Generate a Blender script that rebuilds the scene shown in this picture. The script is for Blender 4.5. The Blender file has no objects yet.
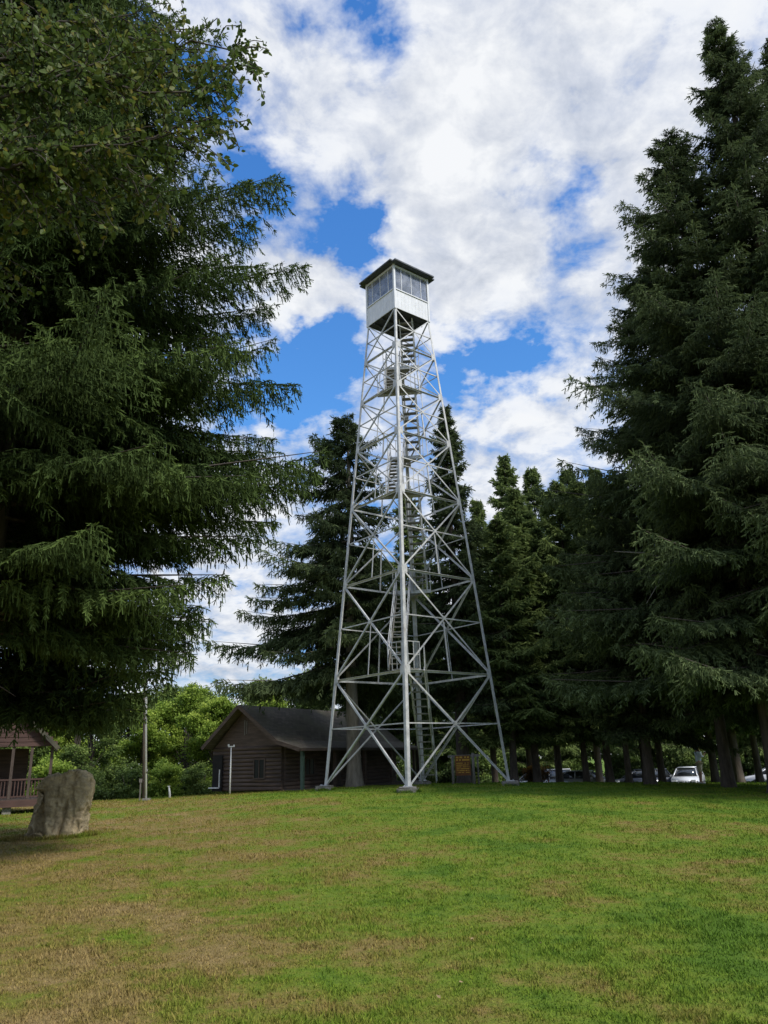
import bpy, bmesh, math, random
import numpy as np
from mathutils import Vector, Matrix
R = math.radians
S = bpy.context.scene
C = S.collection
random.seed(5)

# ------------------------------------------------------------------ helpers
def link(o):
    C.objects.link(o); return o

def tag(o, label=None, cat=None, group=None, kind=None):
    for k, v in (('label', label), ('category', cat), ('group', group), ('kind', kind)):
        if v: o[k] = v
    return o

def empty(name, loc, rz=0, label=None, cat=None, group=None):
    o = link(bpy.data.objects.new(name, None))
    o.location = loc; o.rotation_euler = (0, 0, rz); o.empty_display_size = .3
    return tag(o, label, cat, group)

def bmobj(name, bm, mat, parent=None, smooth=False):
    me = bpy.data.meshes.new(name)
    bmesh.ops.recalc_face_normals(bm, faces=bm.faces[:])
    bm.to_mesh(me); bm.free()
    for m in (mat if isinstance(mat, (list, tuple)) else [mat]): me.materials.append(m)
    if smooth: me.shade_smooth()
    o = link(bpy.data.objects.new(name, me))
    if parent: o.parent = parent
    return o

def box(bm, c, s, rot=None, mi=0):
    m = Matrix.Translation(c)
    if rot is not None: m = m @ rot
    m = m @ Matrix.Diagonal((s[0], s[1], s[2], 1))
    r = bmesh.ops.create_cube(bm, size=1, matrix=m)
    if mi:
        for f in set(f for v in r['verts'] for f in v.link_faces): f.material_index = mi
    return r['verts']

def bar(bm, a, b, w, h, up=Vector((0, 0, 1)), mi=0):
    a = Vector(a); b = Vector(b); d = b - a
    x = d.normalized(); y = up.cross(x)
    if y.length < 1e-4: y = Vector((0, 1, 0)).cross(x)
    y.normalize(); z = x.cross(y)
    m = Matrix((x, y, z)).transposed().to_4x4(); m.translation = (a + b) / 2
    m = m @ Matrix.Diagonal((d.length, w, h, 1))
    r = bmesh.ops.create_cube(bm, size=1, matrix=m)
    if mi:
        for f in set(f for v in r['verts'] for f in v.link_faces): f.material_index = mi

def angle_bar(bm, a, b, w, nrm, t=.012):
    """L-section steel from a to b; one flange lies in the plane whose normal is nrm"""
    a = Vector(a); b = Vector(b); x = (b - a).normalized(); n = Vector(nrm)
    n = (n - x * n.dot(x)).normalized(); s = n.cross(x)
    for (cy, cz, wy, wz) in ((0, 0, w, t), (-w / 2 + t / 2, -w / 2, t, w - t)):
        m = Matrix((x, s, n)).transposed().to_4x4()
        m.translation = (a + b) / 2 + s * cy + n * cz
        m = m @ Matrix.Diagonal(((b - a).length, wy, wz, 1))
        bmesh.ops.create_cube(bm, size=1, matrix=m)

def tube(bm, pts, rad, n=8, mi=0, cap=True):
    pts = [Vector(p) for p in pts]
    rings = []
    for i, p in enumerate(pts):
        d = (pts[min(i + 1, len(pts) - 1)] - pts[max(i - 1, 0)]).normalized()
        u = d.cross(Vector((0, 1, 0)) if abs(d.y) < .9 else Vector((1, 0, 0))).normalized(); v = d.cross(u)
        r = rad[i] if isinstance(rad, (list, tuple)) else rad
        rings.append([bm.verts.new(p + (u * math.cos(k * 2 * math.pi / n) + v * math.sin(k * 2 * math.pi / n)) * r) for k in range(n)])
    for A, B in zip(rings, rings[1:]):
        for k in range(n):
            f = bm.faces.new((A[k], A[(k + 1) % n], B[(k + 1) % n], B[k])); f.material_index = mi; f.smooth = True
    if cap:
        for rg in (rings[0], rings[-1]):
            f = bm.faces.new(rg); f.material_index = mi

def G(x, y):
    q = ((x - 1) ** 2 + (y - 33.4) ** 2) / 225
    z = -.10 - .66 * (1 - math.exp(-q))
    if y > 42: z -= .06 * (min(y, 90) - 42)
    return z

# ------------------------------------------------------------------ materials
def nodes(name):
    m = bpy.data.materials.new(name); m.use_nodes = True
    nt = m.node_tree; b = nt.nodes['Principled BSDF']
    return m, nt, b

def N(nt, t, **kw):
    n = nt.nodes.new(t)
    for k, v in kw.items():
        if k in n.inputs: n.inputs[k].default_value = v
        else: setattr(n, k, v)
    return n

def ramp(nt, fac, stops):
    r = nt.nodes.new('ShaderNodeValToRGB')
    e = r.color_ramp.elements
    while len(e) < len(stops): e.new(.5)
    for k, (p, c) in zip(e, stops):
        k.position = p; k.color = (*c, 1) if len(c) == 3 else c
    nt.links.new(fac, r.inputs[0])
    return r.outputs[0]

def noise(nt, scale, detail=4, rough=.6, coord='Object', sc=None, dist=0.0):
    tc = nt.nodes.new('ShaderNodeTexCoord'); src = tc.outputs[coord]
    if coord == 'World':
        pass
    if sc:
        mp = nt.nodes.new('ShaderNodeMapping'); mp.inputs['Scale'].default_value = sc
        nt.links.new(src, mp.inputs[0]); src = mp.outputs[0]
    n = N(nt, 'ShaderNodeTexNoise', Scale=scale, Detail=detail, Roughness=rough, Distortion=dist)
    nt.links.new(src, n.inputs['Vector'])
    return n.outputs['Fac']

def bump(nt, b, fac, strength=.3, dist=.02):
    bp = N(nt, 'ShaderNodeBump', Strength=strength, Distance=dist)
    nt.links.new(fac, bp.inputs['Height']); nt.links.new(bp.outputs[0], b.inputs['Normal'])

def mat(name, c1, c2, scale=3, rough=.7, metal=0, sc=None, bmp=.2, detail=6, bd=.01, spec=.4, lo=.3, hi=.7):
    m, nt, b = nodes(name)
    f = noise(nt, scale, detail, .62, sc=sc)
    nt.links.new(ramp(nt, f, [(lo, c1), (hi, c2)]), b.inputs['Base Color'])
    b.inputs['Roughness'].default_value = rough; b.inputs['Metallic'].default_value = metal
    b.inputs['Specular IOR Level'].default_value = spec
    if bmp: bump(nt, b, f, bmp, bd)
    return m

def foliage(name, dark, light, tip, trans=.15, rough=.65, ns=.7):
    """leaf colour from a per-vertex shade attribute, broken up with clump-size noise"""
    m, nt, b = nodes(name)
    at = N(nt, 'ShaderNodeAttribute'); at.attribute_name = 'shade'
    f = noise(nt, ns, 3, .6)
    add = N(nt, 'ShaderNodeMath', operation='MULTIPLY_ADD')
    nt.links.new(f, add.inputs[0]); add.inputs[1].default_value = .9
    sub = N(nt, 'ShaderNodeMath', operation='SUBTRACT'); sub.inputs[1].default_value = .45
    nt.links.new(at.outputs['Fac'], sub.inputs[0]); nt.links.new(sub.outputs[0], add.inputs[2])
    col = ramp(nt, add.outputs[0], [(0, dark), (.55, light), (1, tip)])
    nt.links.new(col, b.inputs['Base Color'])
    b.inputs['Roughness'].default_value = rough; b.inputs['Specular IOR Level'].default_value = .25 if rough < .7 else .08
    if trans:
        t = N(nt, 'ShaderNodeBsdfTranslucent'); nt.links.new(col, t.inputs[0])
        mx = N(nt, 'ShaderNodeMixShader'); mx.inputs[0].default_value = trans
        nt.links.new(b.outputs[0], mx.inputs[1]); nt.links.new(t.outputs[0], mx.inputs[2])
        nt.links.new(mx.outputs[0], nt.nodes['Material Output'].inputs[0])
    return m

M = {}
m, nt, b = nodes('galvanised_steel')
fa = noise(nt, 3.5, 6, .65); fb = noise(nt, 1.1, 5, .7, sc=(2.2, 2.2, .5)); fc = noise(nt, 22, 4, .6)
mx = N(nt, 'ShaderNodeMix', data_type='RGBA'); nt.links.new(ramp(nt, fb, [(.60, (0, 0, 0)), (.76, (.65, .65, .65))]), mx.inputs[0])
nt.links.new(ramp(nt, fa, [(.3, (.38, .385, .38)), (.7, (.68, .68, .665))]), mx.inputs[6]); mx.inputs[7].default_value = (.25, .19, .14, 1)
nt.links.new(mx.outputs[2], b.inputs['Base Color']); b.inputs['Roughness'].default_value = .55; b.inputs['Metallic'].default_value = .12; bump(nt, b, fc, .1, .005)
M['steel'] = m
M['steel_dark'] = mat('weathered_steel', (.20, .205, .2), (.34, .34, .33), 3, .6, .3, bmp=.08)
M['tread'] = mat('grey_wood_tread', (.16, .155, .13), (.30, .29, .25), 6, .8, sc=(1, 6, 1))
M['cab_white'] = mat('cab_white_paint', (.62, .63, .64), (.74, .75, .76), 3, .5, .1, bmp=.05)
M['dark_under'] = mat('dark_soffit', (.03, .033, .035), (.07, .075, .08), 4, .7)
M['roof_metal'] = mat('cab_roof_metal', (.045, .05, .055), (.10, .11, .12), 4, .55, .3)
M['concrete'] = mat('old_concrete', (.13, .12, .10), (.30, .28, .24), 9, .9, bmp=.6, bd=.03)
M['bark'] = mat('spruce_bark', (.045, .035, .028), (.14, .115, .095), 7, .9, sc=(1, 1, .22), bmp=.9, bd=.05)
M['bark_grey'] = mat('grey_spruce_bark', (.10, .085, .065), (.25, .22, .175), 7, .9, sc=(1, 1, .25), bmp=.9, bd=.05)
M['twig'] = mat('twig_bark', (.035, .028, .022), (.08, .065, .05), 9, .9, bmp=.3)
M['log'] = mat('dark_brown_stain', (.052, .036, .027), (.125, .086, .065), 5, .75, sc=(.3, .3, 2.5), bmp=.3)
M['shed_red'] = mat('weathered_red_brown_wood', (.050, .028, .023), (.108, .058, .047), 5, .75, sc=(.3, .3, 3), bmp=.3)
M['shed_wood'] = mat('shed_timber', (.048, .034, .028), (.10, .074, .06), 6, .8, sc=(2, 2, .4))
M['grey_wood'] = mat('weathered_grey_post', (.11, .10, .09), (.26, .245, .22), 8, .85, sc=(2, 2, .3), bmp=.5)
M['dark_int'] = mat('dark_interior', (.008, .008, .008), (.02, .018, .016), 3, .9)
M['white_paint'] = mat('white_pole_paint', (.62, .62, .60), (.78, .78, .76), 6, .5, bmp=.05)
M['green_trim'] = mat('green_post_paint', (.04, .075, .055), (.075, .12, .09), 6, .6)
M['sign_brown'] = mat('sign_brown', (.10, .035, .008), (.22, .085, .015), 10, .6)
M['sign_yellow'] = mat('sign_yellow', (.55, .30, .03), (.70, .42, .06), 10, .6)
M['rubber'] = mat('tyre_rubber', (.015, .015, .015), (.03, .03, .03), 8, .8)
M['rim'] = mat('wheel_alloy', (.25, .25, .26), (.4, .4, .41), 8, .35, .8)

m, nt, b = nodes('shingle_roof')
br = N(nt, 'ShaderNodeTexBrick', Scale=1.0); br.inputs['Brick Width'].default_value = .3; br.inputs['Row Height'].default_value = .14
br.inputs['Mortar Size'].default_value = .008
br.inputs['Color1'].default_value = (.10, .085, .062, 1); br.inputs['Color2'].default_value = (.17, .145, .11, 1); br.inputs['Mortar'].default_value = (.03, .03, .027, 1)
tc = N(nt, 'ShaderNodeTexCoord'); nt.links.new(tc.outputs['UV'], br.inputs['Vector'])
nz = noise(nt, .9, 5, .6)
mx = N(nt, 'ShaderNodeMix', data_type='RGBA'); nt.links.new(ramp(nt, nz, [(.45, (0, 0, 0)), (.7, (1, 1, 1))]), mx.inputs[0])
nt.links.new(br.outputs['Color'], mx.inputs[6]); mx.inputs[7].default_value = (.13, .12, .075, 1)
nt.links.new(mx.outputs[2], b.inputs['Base Color']); b.inputs['Roughness'].default_value = .9
M['shingle'] = m

def car_paint(name, c):
    m, nt, b = nodes(name)
    f = noise(nt, 2, 3); nt.links.new(ramp(nt, f, [(.3, tuple(v * .92 for v in c)), (.7, c)]), b.inputs['Base Color'])
    b.inputs['Roughness'].default_value = .3; b.inputs['Coat Weight'].default_value = .6; b.inputs['Metallic'].default_value = .15
    return m
M['car_white'] = car_paint('white_car_paint', (.72, .73, .74))
M['car_silver'] = car_paint('silver_car_paint', (.42, .45, .48))
M['car_dark'] = car_paint('dark_car_paint', (.025, .03, .045))
m, nt, b = nodes('car_glass'); b.inputs['Base Color'].default_value = (.03, .035, .04, 1); b.inputs['Roughness'].default_value = .06; b.inputs['Specular IOR Level'].default_value = .8
M['car_glass'] = m
m, nt, b = nodes('lamp_lens'); b.inputs['Base Color'].default_value = (.7, .7, .68, 1); b.inputs['Roughness'].default_value = .1; M['lens'] = m
m, nt, b = nodes('tail_lens'); b.inputs['Base Color'].default_value = (.35, .01, .01, 1); b.inputs['Roughness'].default_value = .15; M['tail'] = m

m, nt, b = nodes('cab_glass')
tr = N(nt, 'ShaderNodeBsdfTransparent'); tr.inputs[0].default_value = (.78, .82, .87, 1)
gl = N(nt, 'ShaderNodeBsdfGlossy', Roughness=.08); gl.inputs[0].default_value = (.75, .78, .82, 1)
ms = N(nt, 'ShaderNodeMixShader'); ms.inputs[0].default_value = .16
nt.links.new(tr.outputs[0], ms.inputs[1]); nt.links.new(gl.outputs[0], ms.inputs[2]); dfz = N(nt, 'ShaderNodeBsdfDiffuse'); nt.links.new(ramp(nt, noise(nt, 2.5, 5, .6), [(.35, (.25, .27, .31)), (.65, (.60, .61, .66))]), dfz.inputs[0])
m3 = N(nt, 'ShaderNodeMixShader'); m3.inputs[0].default_value = .34
nt.links.new(ms.outputs[0], m3.inputs[1]); nt.links.new(dfz.outputs[0], m3.inputs[2]); nt.links.new(m3.outputs[0], nt.nodes['Material Output'].inputs[0])
M['cab_glass'] = m
m, nt, b = nodes('cabin_glass'); b.inputs['Base Color'].default_value = (.015, .018, .017, 1); b.inputs['Roughness'].default_value = .25; b.inputs['Specular IOR Level'].default_value = .2; M['glass'] = m

# boulder
m, nt, b = nodes('lichen_sandstone')
f1 = noise(nt, 1.4, 8, .65); f2 = noise(nt, 9, 8, .7)
c1 = ramp(nt, f1, [(.3, (.27, .215, .12)), (.5, (.48, .385, .22)), (.7, (.66, .50, .29))])
c2 = ramp(nt, f2, [(.35, (.55, .55, .55)), (.65, (1.1, 1.1, 1.1))])
mx = N(nt, 'ShaderNodeMix', data_type='RGBA', blend_type='MULTIPLY'); mx.inputs[0].default_value = .85
nt.links.new(c1, mx.inputs[6]); nt.links.new(c2, mx.inputs[7]); nt.links.new(mx.outputs[2], b.inputs['Base Color'])
b.inputs['Roughness'].default_value = .92; bump(nt, b, f2, .8, .05)
M['rock'] = m

# lawn: one colour network shared by the ground sheet and by the blades standing on it
def lawn_material(name, gain, blade):
    m, nt, b = nodes(name)
    geo = N(nt, 'ShaderNodeNewGeometry')
    sep = N(nt, 'ShaderNodeSeparateXYZ'); nt.links.new(geo.outputs['Position'], sep.inputs[0])
    flat = N(nt, 'ShaderNodeCombineXYZ'); nt.links.new(sep.outputs[0], flat.inputs[0]); nt.links.new(sep.outputs[1], flat.inputs[1])
    def nz(scale, det, rough=.6, seed=0):
        mp = N(nt, 'ShaderNodeMapping'); mp.inputs['Location'].default_value = (seed, seed * .7, 0)
        nt.links.new(flat.outputs[0], mp.inputs[0])
        n = N(nt, 'ShaderNodeTexNoise', Scale=scale, Detail=det, Roughness=rough, Distortion=.25); nt.links.new(mp.outputs[0], n.inputs['Vector'])
        return n.outputs['Fac']
    def math_(op, a, b_=None, c=None):
        n = N(nt, 'ShaderNodeMath', operation=op)
        for i, v in enumerate((a, b_, c)):
            if v is None: continue
            if isinstance(v, (int, float)): n.inputs[i].default_value = v
            else: nt.links.new(v, n.inputs[i])
        return n.outputs[0]
    big = nz(.16, 3, .55, 3.1); mid = nz(.85, 4, .65, 9.2); fine = nz(6, 5, .7, 1.7); vfine = nz(38, 4, .7, 5)
    # drier towards the left of the lawn and around a few worn patches
    xr = N(nt, 'ShaderNodeMapRange'); nt.links.new(sep.outputs[0], xr.inputs[0])
    xr.inputs[1].default_value = -6.5; xr.inputs[2].default_value = 3.5; xr.inputs[3].default_value = .17; xr.inputs[4].default_value = -.08
    yr = N(nt, 'ShaderNodeMapRange'); nt.links.new(sep.outputs[1], yr.inputs[0])
    yr.inputs[1].default_value = 6; yr.inputs[2].default_value = 32; yr.inputs[3].default_value = .05; yr.inputs[4].default_value = -.10
    dry = math_('ADD', math_('ADD', math_('MULTIPLY_ADD', big, .80, xr.outputs[0]), yr.outputs[0]), math_('MULTIPLY_ADD', mid, 1.0, math_('MULTIPLY', fine, .50)))
    g = ramp(nt, dry, [(.86, (.045, .105, .014)), (.98, (.085, .145, .022)), (1.0, (.15, .15, .04))])
    dn = math_('SUBTRACT', dry, .63)
    g = ramp(nt, dn, [(.30, (.098, .178, .017)), (.46, (.165, .232, .024)), (.57, (.205, .212, .036)), (.67, (.255, .195, .058)), (.80, (.31, .222, .09))])
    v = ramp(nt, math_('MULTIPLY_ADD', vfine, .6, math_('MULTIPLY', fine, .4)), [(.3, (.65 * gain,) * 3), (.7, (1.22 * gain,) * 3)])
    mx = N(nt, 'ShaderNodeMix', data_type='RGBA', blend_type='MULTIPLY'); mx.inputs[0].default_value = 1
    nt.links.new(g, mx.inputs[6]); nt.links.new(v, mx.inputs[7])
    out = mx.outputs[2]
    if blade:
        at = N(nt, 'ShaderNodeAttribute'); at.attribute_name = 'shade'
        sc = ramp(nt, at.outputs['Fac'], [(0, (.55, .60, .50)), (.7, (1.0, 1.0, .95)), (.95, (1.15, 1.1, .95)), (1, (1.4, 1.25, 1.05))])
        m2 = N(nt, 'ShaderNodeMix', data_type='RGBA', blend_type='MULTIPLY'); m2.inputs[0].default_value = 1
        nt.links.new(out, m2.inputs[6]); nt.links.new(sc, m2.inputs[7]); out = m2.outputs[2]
    nt.links.new(out, b.inputs['Base Color'])
    b.inputs['Roughness'].default_value = .85; b.inputs['Specular IOR Level'].default_value = .15
    if not blade: bump(nt, b, vfine, .7, .05)
    return m
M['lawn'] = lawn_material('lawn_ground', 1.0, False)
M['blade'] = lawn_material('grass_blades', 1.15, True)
M['gravel'] = mat('parking_gravel', (.10, .10, .095), (.20, .19, .17), 12, .95, bmp=.5)

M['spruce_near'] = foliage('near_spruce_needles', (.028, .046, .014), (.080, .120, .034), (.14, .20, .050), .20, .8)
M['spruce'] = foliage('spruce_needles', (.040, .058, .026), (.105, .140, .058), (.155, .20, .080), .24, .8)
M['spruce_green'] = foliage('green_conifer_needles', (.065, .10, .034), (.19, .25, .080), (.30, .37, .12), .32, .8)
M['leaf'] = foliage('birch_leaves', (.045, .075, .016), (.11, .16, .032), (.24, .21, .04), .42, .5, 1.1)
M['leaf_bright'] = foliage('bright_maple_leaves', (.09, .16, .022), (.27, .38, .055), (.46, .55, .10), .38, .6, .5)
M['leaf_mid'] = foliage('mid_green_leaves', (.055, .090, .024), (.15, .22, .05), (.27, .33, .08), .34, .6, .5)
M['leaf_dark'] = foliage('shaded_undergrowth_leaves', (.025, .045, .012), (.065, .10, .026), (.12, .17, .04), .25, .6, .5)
M['leaf_orange'] = foliage('orange_brown_leaves', (.05, .03, .01), (.16, .08, .02), (.4, .2, .03), .2, .6, 2)

# ------------------------------------------------------------------ numpy quad meshes
def quads_mesh(name, Q, shade, material):
    """Q (n,4,3) separate quads, shade (n,) or (n,4)"""
    n = len(Q); me = bpy.data.meshes.new(name)
    me.vertices.add(n * 4); me.vertices.foreach_set('co', np.ascontiguousarray(Q, dtype=np.float32).ravel())
    me.loops.add(n * 4); me.loops.foreach_set('vertex_index', np.arange(n * 4, dtype=np.int32))
    me.polygons.add(n); me.polygons.foreach_set('loop_start', np.arange(0, n * 4, 4, dtype=np.int32))
    try: me.polygons.foreach_set('loop_total', np.full(n, 4, dtype=np.int32))
    except Exception: pass
    me.update(calc_edges=True)
    a = me.attributes.new('shade', 'FLOAT', 'POINT')
    s = np.repeat(shade, 4) if shade.ndim == 1 else shade.ravel()
    a.data.foreach_set('value', np.ascontiguousarray(s, dtype=np.float32))
    me.materials.append(material)
    return me

def blades(P, D, L, W, rng):
    """slim leaf-shaped quads from P along D, random roll"""
    n = len(P)
    D = D / np.maximum(np.linalg.norm(D, axis=1, keepdims=True), 1e-6)
    r = rng.normal(size=(n, 3)); s = np.cross(D, r); s /= np.maximum(np.linalg.norm(s, axis=1, keepdims=True), 1e-6)
    L = L[:, None]; W = W[:, None]
    return np.stack([P, P + D * L * .45 + s * W * .5, P + D * L, P + D * L * .45 - s * W * .5], 1)

def strips(P, D, L, W, rng):
    """needle-clad shoots: narrow bands that keep their width almost to a blunt end"""
    n = len(P)
    D = D / np.maximum(np.linalg.norm(D, axis=1, keepdims=True), 1e-6)
    r = rng.normal(size=(n, 3)); s = np.cross(D, r); s /= np.maximum(np.linalg.norm(s, axis=1, keepdims=True), 1e-6)
    L = L[:, None]; W = W[:, None]
    return np.stack([P - s * W * .38, P + s * W * .38, P + D * L + s * W * .30, P + D * L - s * W * .30], 1)

def make_bough(L, rng, ds, dh, bl, bw, hang):
    P = []; D = []; T = []
    sag = rng.uniform(.14, .30); lift = rng.uniform(.12, .26)
    ax = lambda t: np.array([L * t * (1 - .05 * t), .05 * L * math.sin(3 * t + L), L * (-sag * t ** 1.4 + lift * t ** 3.5)])
    t = .10
    wires = [[ax(k / 7) for k in range(8)]]
    while t < 1.0:
        for side in (-1, 1):
            l2 = (L * .36 * (1 - t) ** .75 + .22) * rng.uniform(.65, 1.15)
            a = R(rng.uniform(38, 68)) * side
            p0 = ax(t); d0 = np.array([math.cos(a), math.sin(a), rng.uniform(-.1, .15)])
            k = max(2, int(l2 / dh)); droop = rng.uniform(.25, .6)
            for i in range(k + 1):
                s = (i + rng.uniform(0, .9)) / (k + 1) * l2
                p = p0 + d0 * s + np.array([0, 0, -droop * s * s / max(l2, .3)])
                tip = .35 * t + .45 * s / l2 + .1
                tan = d0 + np.array([0, 0, -2 * droop * s / max(l2, .3)])
                lat = np.array([-d0[1], d0[0], 0])
                P.append(p); D.append(tan + rng.normal(size=3) * .12); T.append(tip)
                for sg in (-1, 1):          # herringbone side shoots
                    P.append(p); D.append(tan * .8 + lat * sg * .75 + np.array([0, 0, -.12]) + rng.normal(size=3) * .16); T.append(tip + rng.uniform(-.05, .2))
                # hanging twig: a chain of shoots with short side shoots
                h = hang * rng.uniform(.15, 1.1) * (1.15 - .6 * s / l2)
                q = p.copy(); dd = np.array([rng.normal() * .10 + .10, rng.normal() * .10, -1.0])
                m = max(1, int(h / (bl * .85)))
                for j in range(m):
                    dj = dd + rng.normal(size=3) * .10
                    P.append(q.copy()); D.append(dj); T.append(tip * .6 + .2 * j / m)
                    if rng.random() < .6:
                        P.append(q.copy()); D.append(dj + rng.normal(size=3) * .55); T.append(tip * .6 + .25 * j / m)
                    q = q + dj * bl * .85
        t += ds / L * rng.uniform(.7, 1.3)
    nf = int(L * 3.2 / bw)
    fill = len(P)
    for i in range(nf):                         # dense shaded inner sprays close to the bough
        tt = rng.uniform(.10, .68); p = ax(tt)
        hw_ = (L * .30 * (1 - tt) ** .75 + .12) * np.clip(rng.normal(), -1.6, 1.6) * .42
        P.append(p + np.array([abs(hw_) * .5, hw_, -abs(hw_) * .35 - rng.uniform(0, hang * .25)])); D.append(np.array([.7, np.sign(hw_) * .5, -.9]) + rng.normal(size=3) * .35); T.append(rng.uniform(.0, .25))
    fill2 = len(P)
    for i in range(int(L / ds * 1.2)):          # needles along the axis and the upturned tip
        tt = rng.uniform(.4, 1)
        P.append(ax(tt)); D.append(np.array([1, 0, .45]) + rng.normal(size=3) * .5); T.append(tt)
    for i in range(6):
        P.append(ax(1 - .02 * i)); D.append(np.array([1, 0, .6]) + rng.normal(size=3) * .35); T.append(1)
    P = np.array(P); D = np.array(D); T = np.array(T); n = len(P)
    ll = bl * rng.uniform(.7, 1.35, n); ww = bw * rng.uniform(.7, 1.3, n)
    ll[fill:fill2] *= 1.5; ww[fill:fill2] *= 1.6
    return strips(P, D, ll, ww, rng), T, np.array(wires[0])

def spruce_meshes(name, H, base, prof, seed, per_m, quality, material, bark, r0, lean=(0, 0), upper=.42, lower=-.12, away=None, stubs=0, extra=(), rz=0):
    """returns (trunk mesh, crown mesh). prof(f) = bough length at height fraction f of the crown"""
    rng = np.random.default_rng(seed)
    ds, dh, bl, bw, hang = quality
    lib = {}
    for Lc in (.6, 1.2, 2.2, 3.4, 4.8, 6.2):
        lib[Lc] = [make_bough(Lc, rng, ds if Lc > 1 else ds * .7, dh, bl, bw, hang * min(1, .35 + Lc / 4)) for _ in range(3)]
    bm = bmesh.new()
    K = 14
    cx = lambda z: np.array([lean[0] * z / H + .04 * math.sin(z * .5 + seed), lean[1] * z / H + .04 * math.cos(z * .4), z])
    rad = lambda z: r0 * ((1 - z / H) ** .85) + .012 + r0 * .40 * math.exp(-z / .40)
    zs = [-.25, 0, .2, .5, 1, 1.8] + [1.8 + (H - 1.8) * (k / K) for k in range(1, K + 1)]
    tube(bm, [cx(z) for z in zs], [rad(max(z, 0)) for z in zs], 12)
    Q = []; SH = []; z = base; az = rng.uniform(0, 6)
    todo = list(extra)
    while z < H - .1:
        f = (z - base) / (H - base); given = None
        if todo: given = todo.pop()
        L = max(.3, prof(f) * (rng.uniform(.88, 1.16) if rng.random() < .5 else rng.uniform(.5, .85)))
        az += 2.4 + rng.normal() * .35
        if away is not None:                     # boughs are short where they grow against the neighbour
            dif = abs((az - away + math.pi) % (2 * math.pi) - math.pi); L *= .34 + .66 * min(1, max(0, (dif - .5) / .9))
        if given: L = given[2]
        Lc = min(lib, key=lambda k: abs(math.log(k / L)))
        q, tp, wire = lib[Lc][rng.integers(3)]
        s = L / Lc
        el = (lower + (upper - lower) * f ** 1.3) + rng.normal() * .09
        z_keep, az_keep = z, az
        if given: z = given[0]; az = given[1] - rz; el = given[3]
        ca, sa, ce, se = math.cos(az), math.sin(az), math.cos(el), math.sin(el)
        Rm = np.array([[ca, -sa, 0], [sa, ca, 0], [0, 0, 1]]) @ np.array([[ce, 0, -se], [0, 1, 0], [se, 0, ce]])
        if rng.random() < .5: q = q * np.array([1, -1, 1]); wire = wire * np.array([1, -1, 1])
        SC = np.array([s, (s + 1) / 2, (s + 1) / 2])
        w = (q * SC) @ Rm.T + cx(z)
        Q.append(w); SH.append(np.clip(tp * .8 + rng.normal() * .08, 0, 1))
        if L > .8:
            wp = (wire * SC) @ Rm.T + cx(z)
            rr = min(.05, .011 * L)
            tube(bm, [wp[0], wp[2], wp[4], wp[7]], [rr, rr * .75, rr * .5, .006], 4, cap=False)
        z, az = z_keep, az_keep
        if given: continue
        z += 1 / per_m * rng.uniform(.5, 1.5) * (1 if f < .8 else .7)
    for i in range(stubs):                       # dead bare branches below the crown
        zz = rng.uniform(base * .55, base * 1.6); a = rng.uniform(0, 6.28); l = rng.uniform(.6, 2.4)
        p = cx(zz); d = np.array([math.cos(a), math.sin(a), 0])
        tube(bm, [p, p + d * l * .5 + [0, 0, .05], p + d * l + [0, 0, -.25 * l]], [.025, .016, .005], 4, cap=False)
    Q = np.concatenate(Q); SH = np.concatenate(SH)
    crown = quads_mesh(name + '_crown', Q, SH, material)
    tm = bpy.data.meshes.new(name + '_trunk'); bmesh.ops.recalc_face_normals(bm, faces=bm.faces[:]); bm.to_mesh(tm); bm.free(); tm.materials.append(bark)
    return tm, crown

def plant_tree(name, meshes, loc, rz, sc, label, cat='tree', group=None):
    t = empty(name, loc, rz, label, cat, group)
    t.scale = sc if isinstance(sc, tuple) else (sc,) * 3
    for nm, me in zip(('trunk', 'crown'), meshes):
        o = link(bpy.data.objects.new(nm, me)); o.parent = t
    return t

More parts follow.
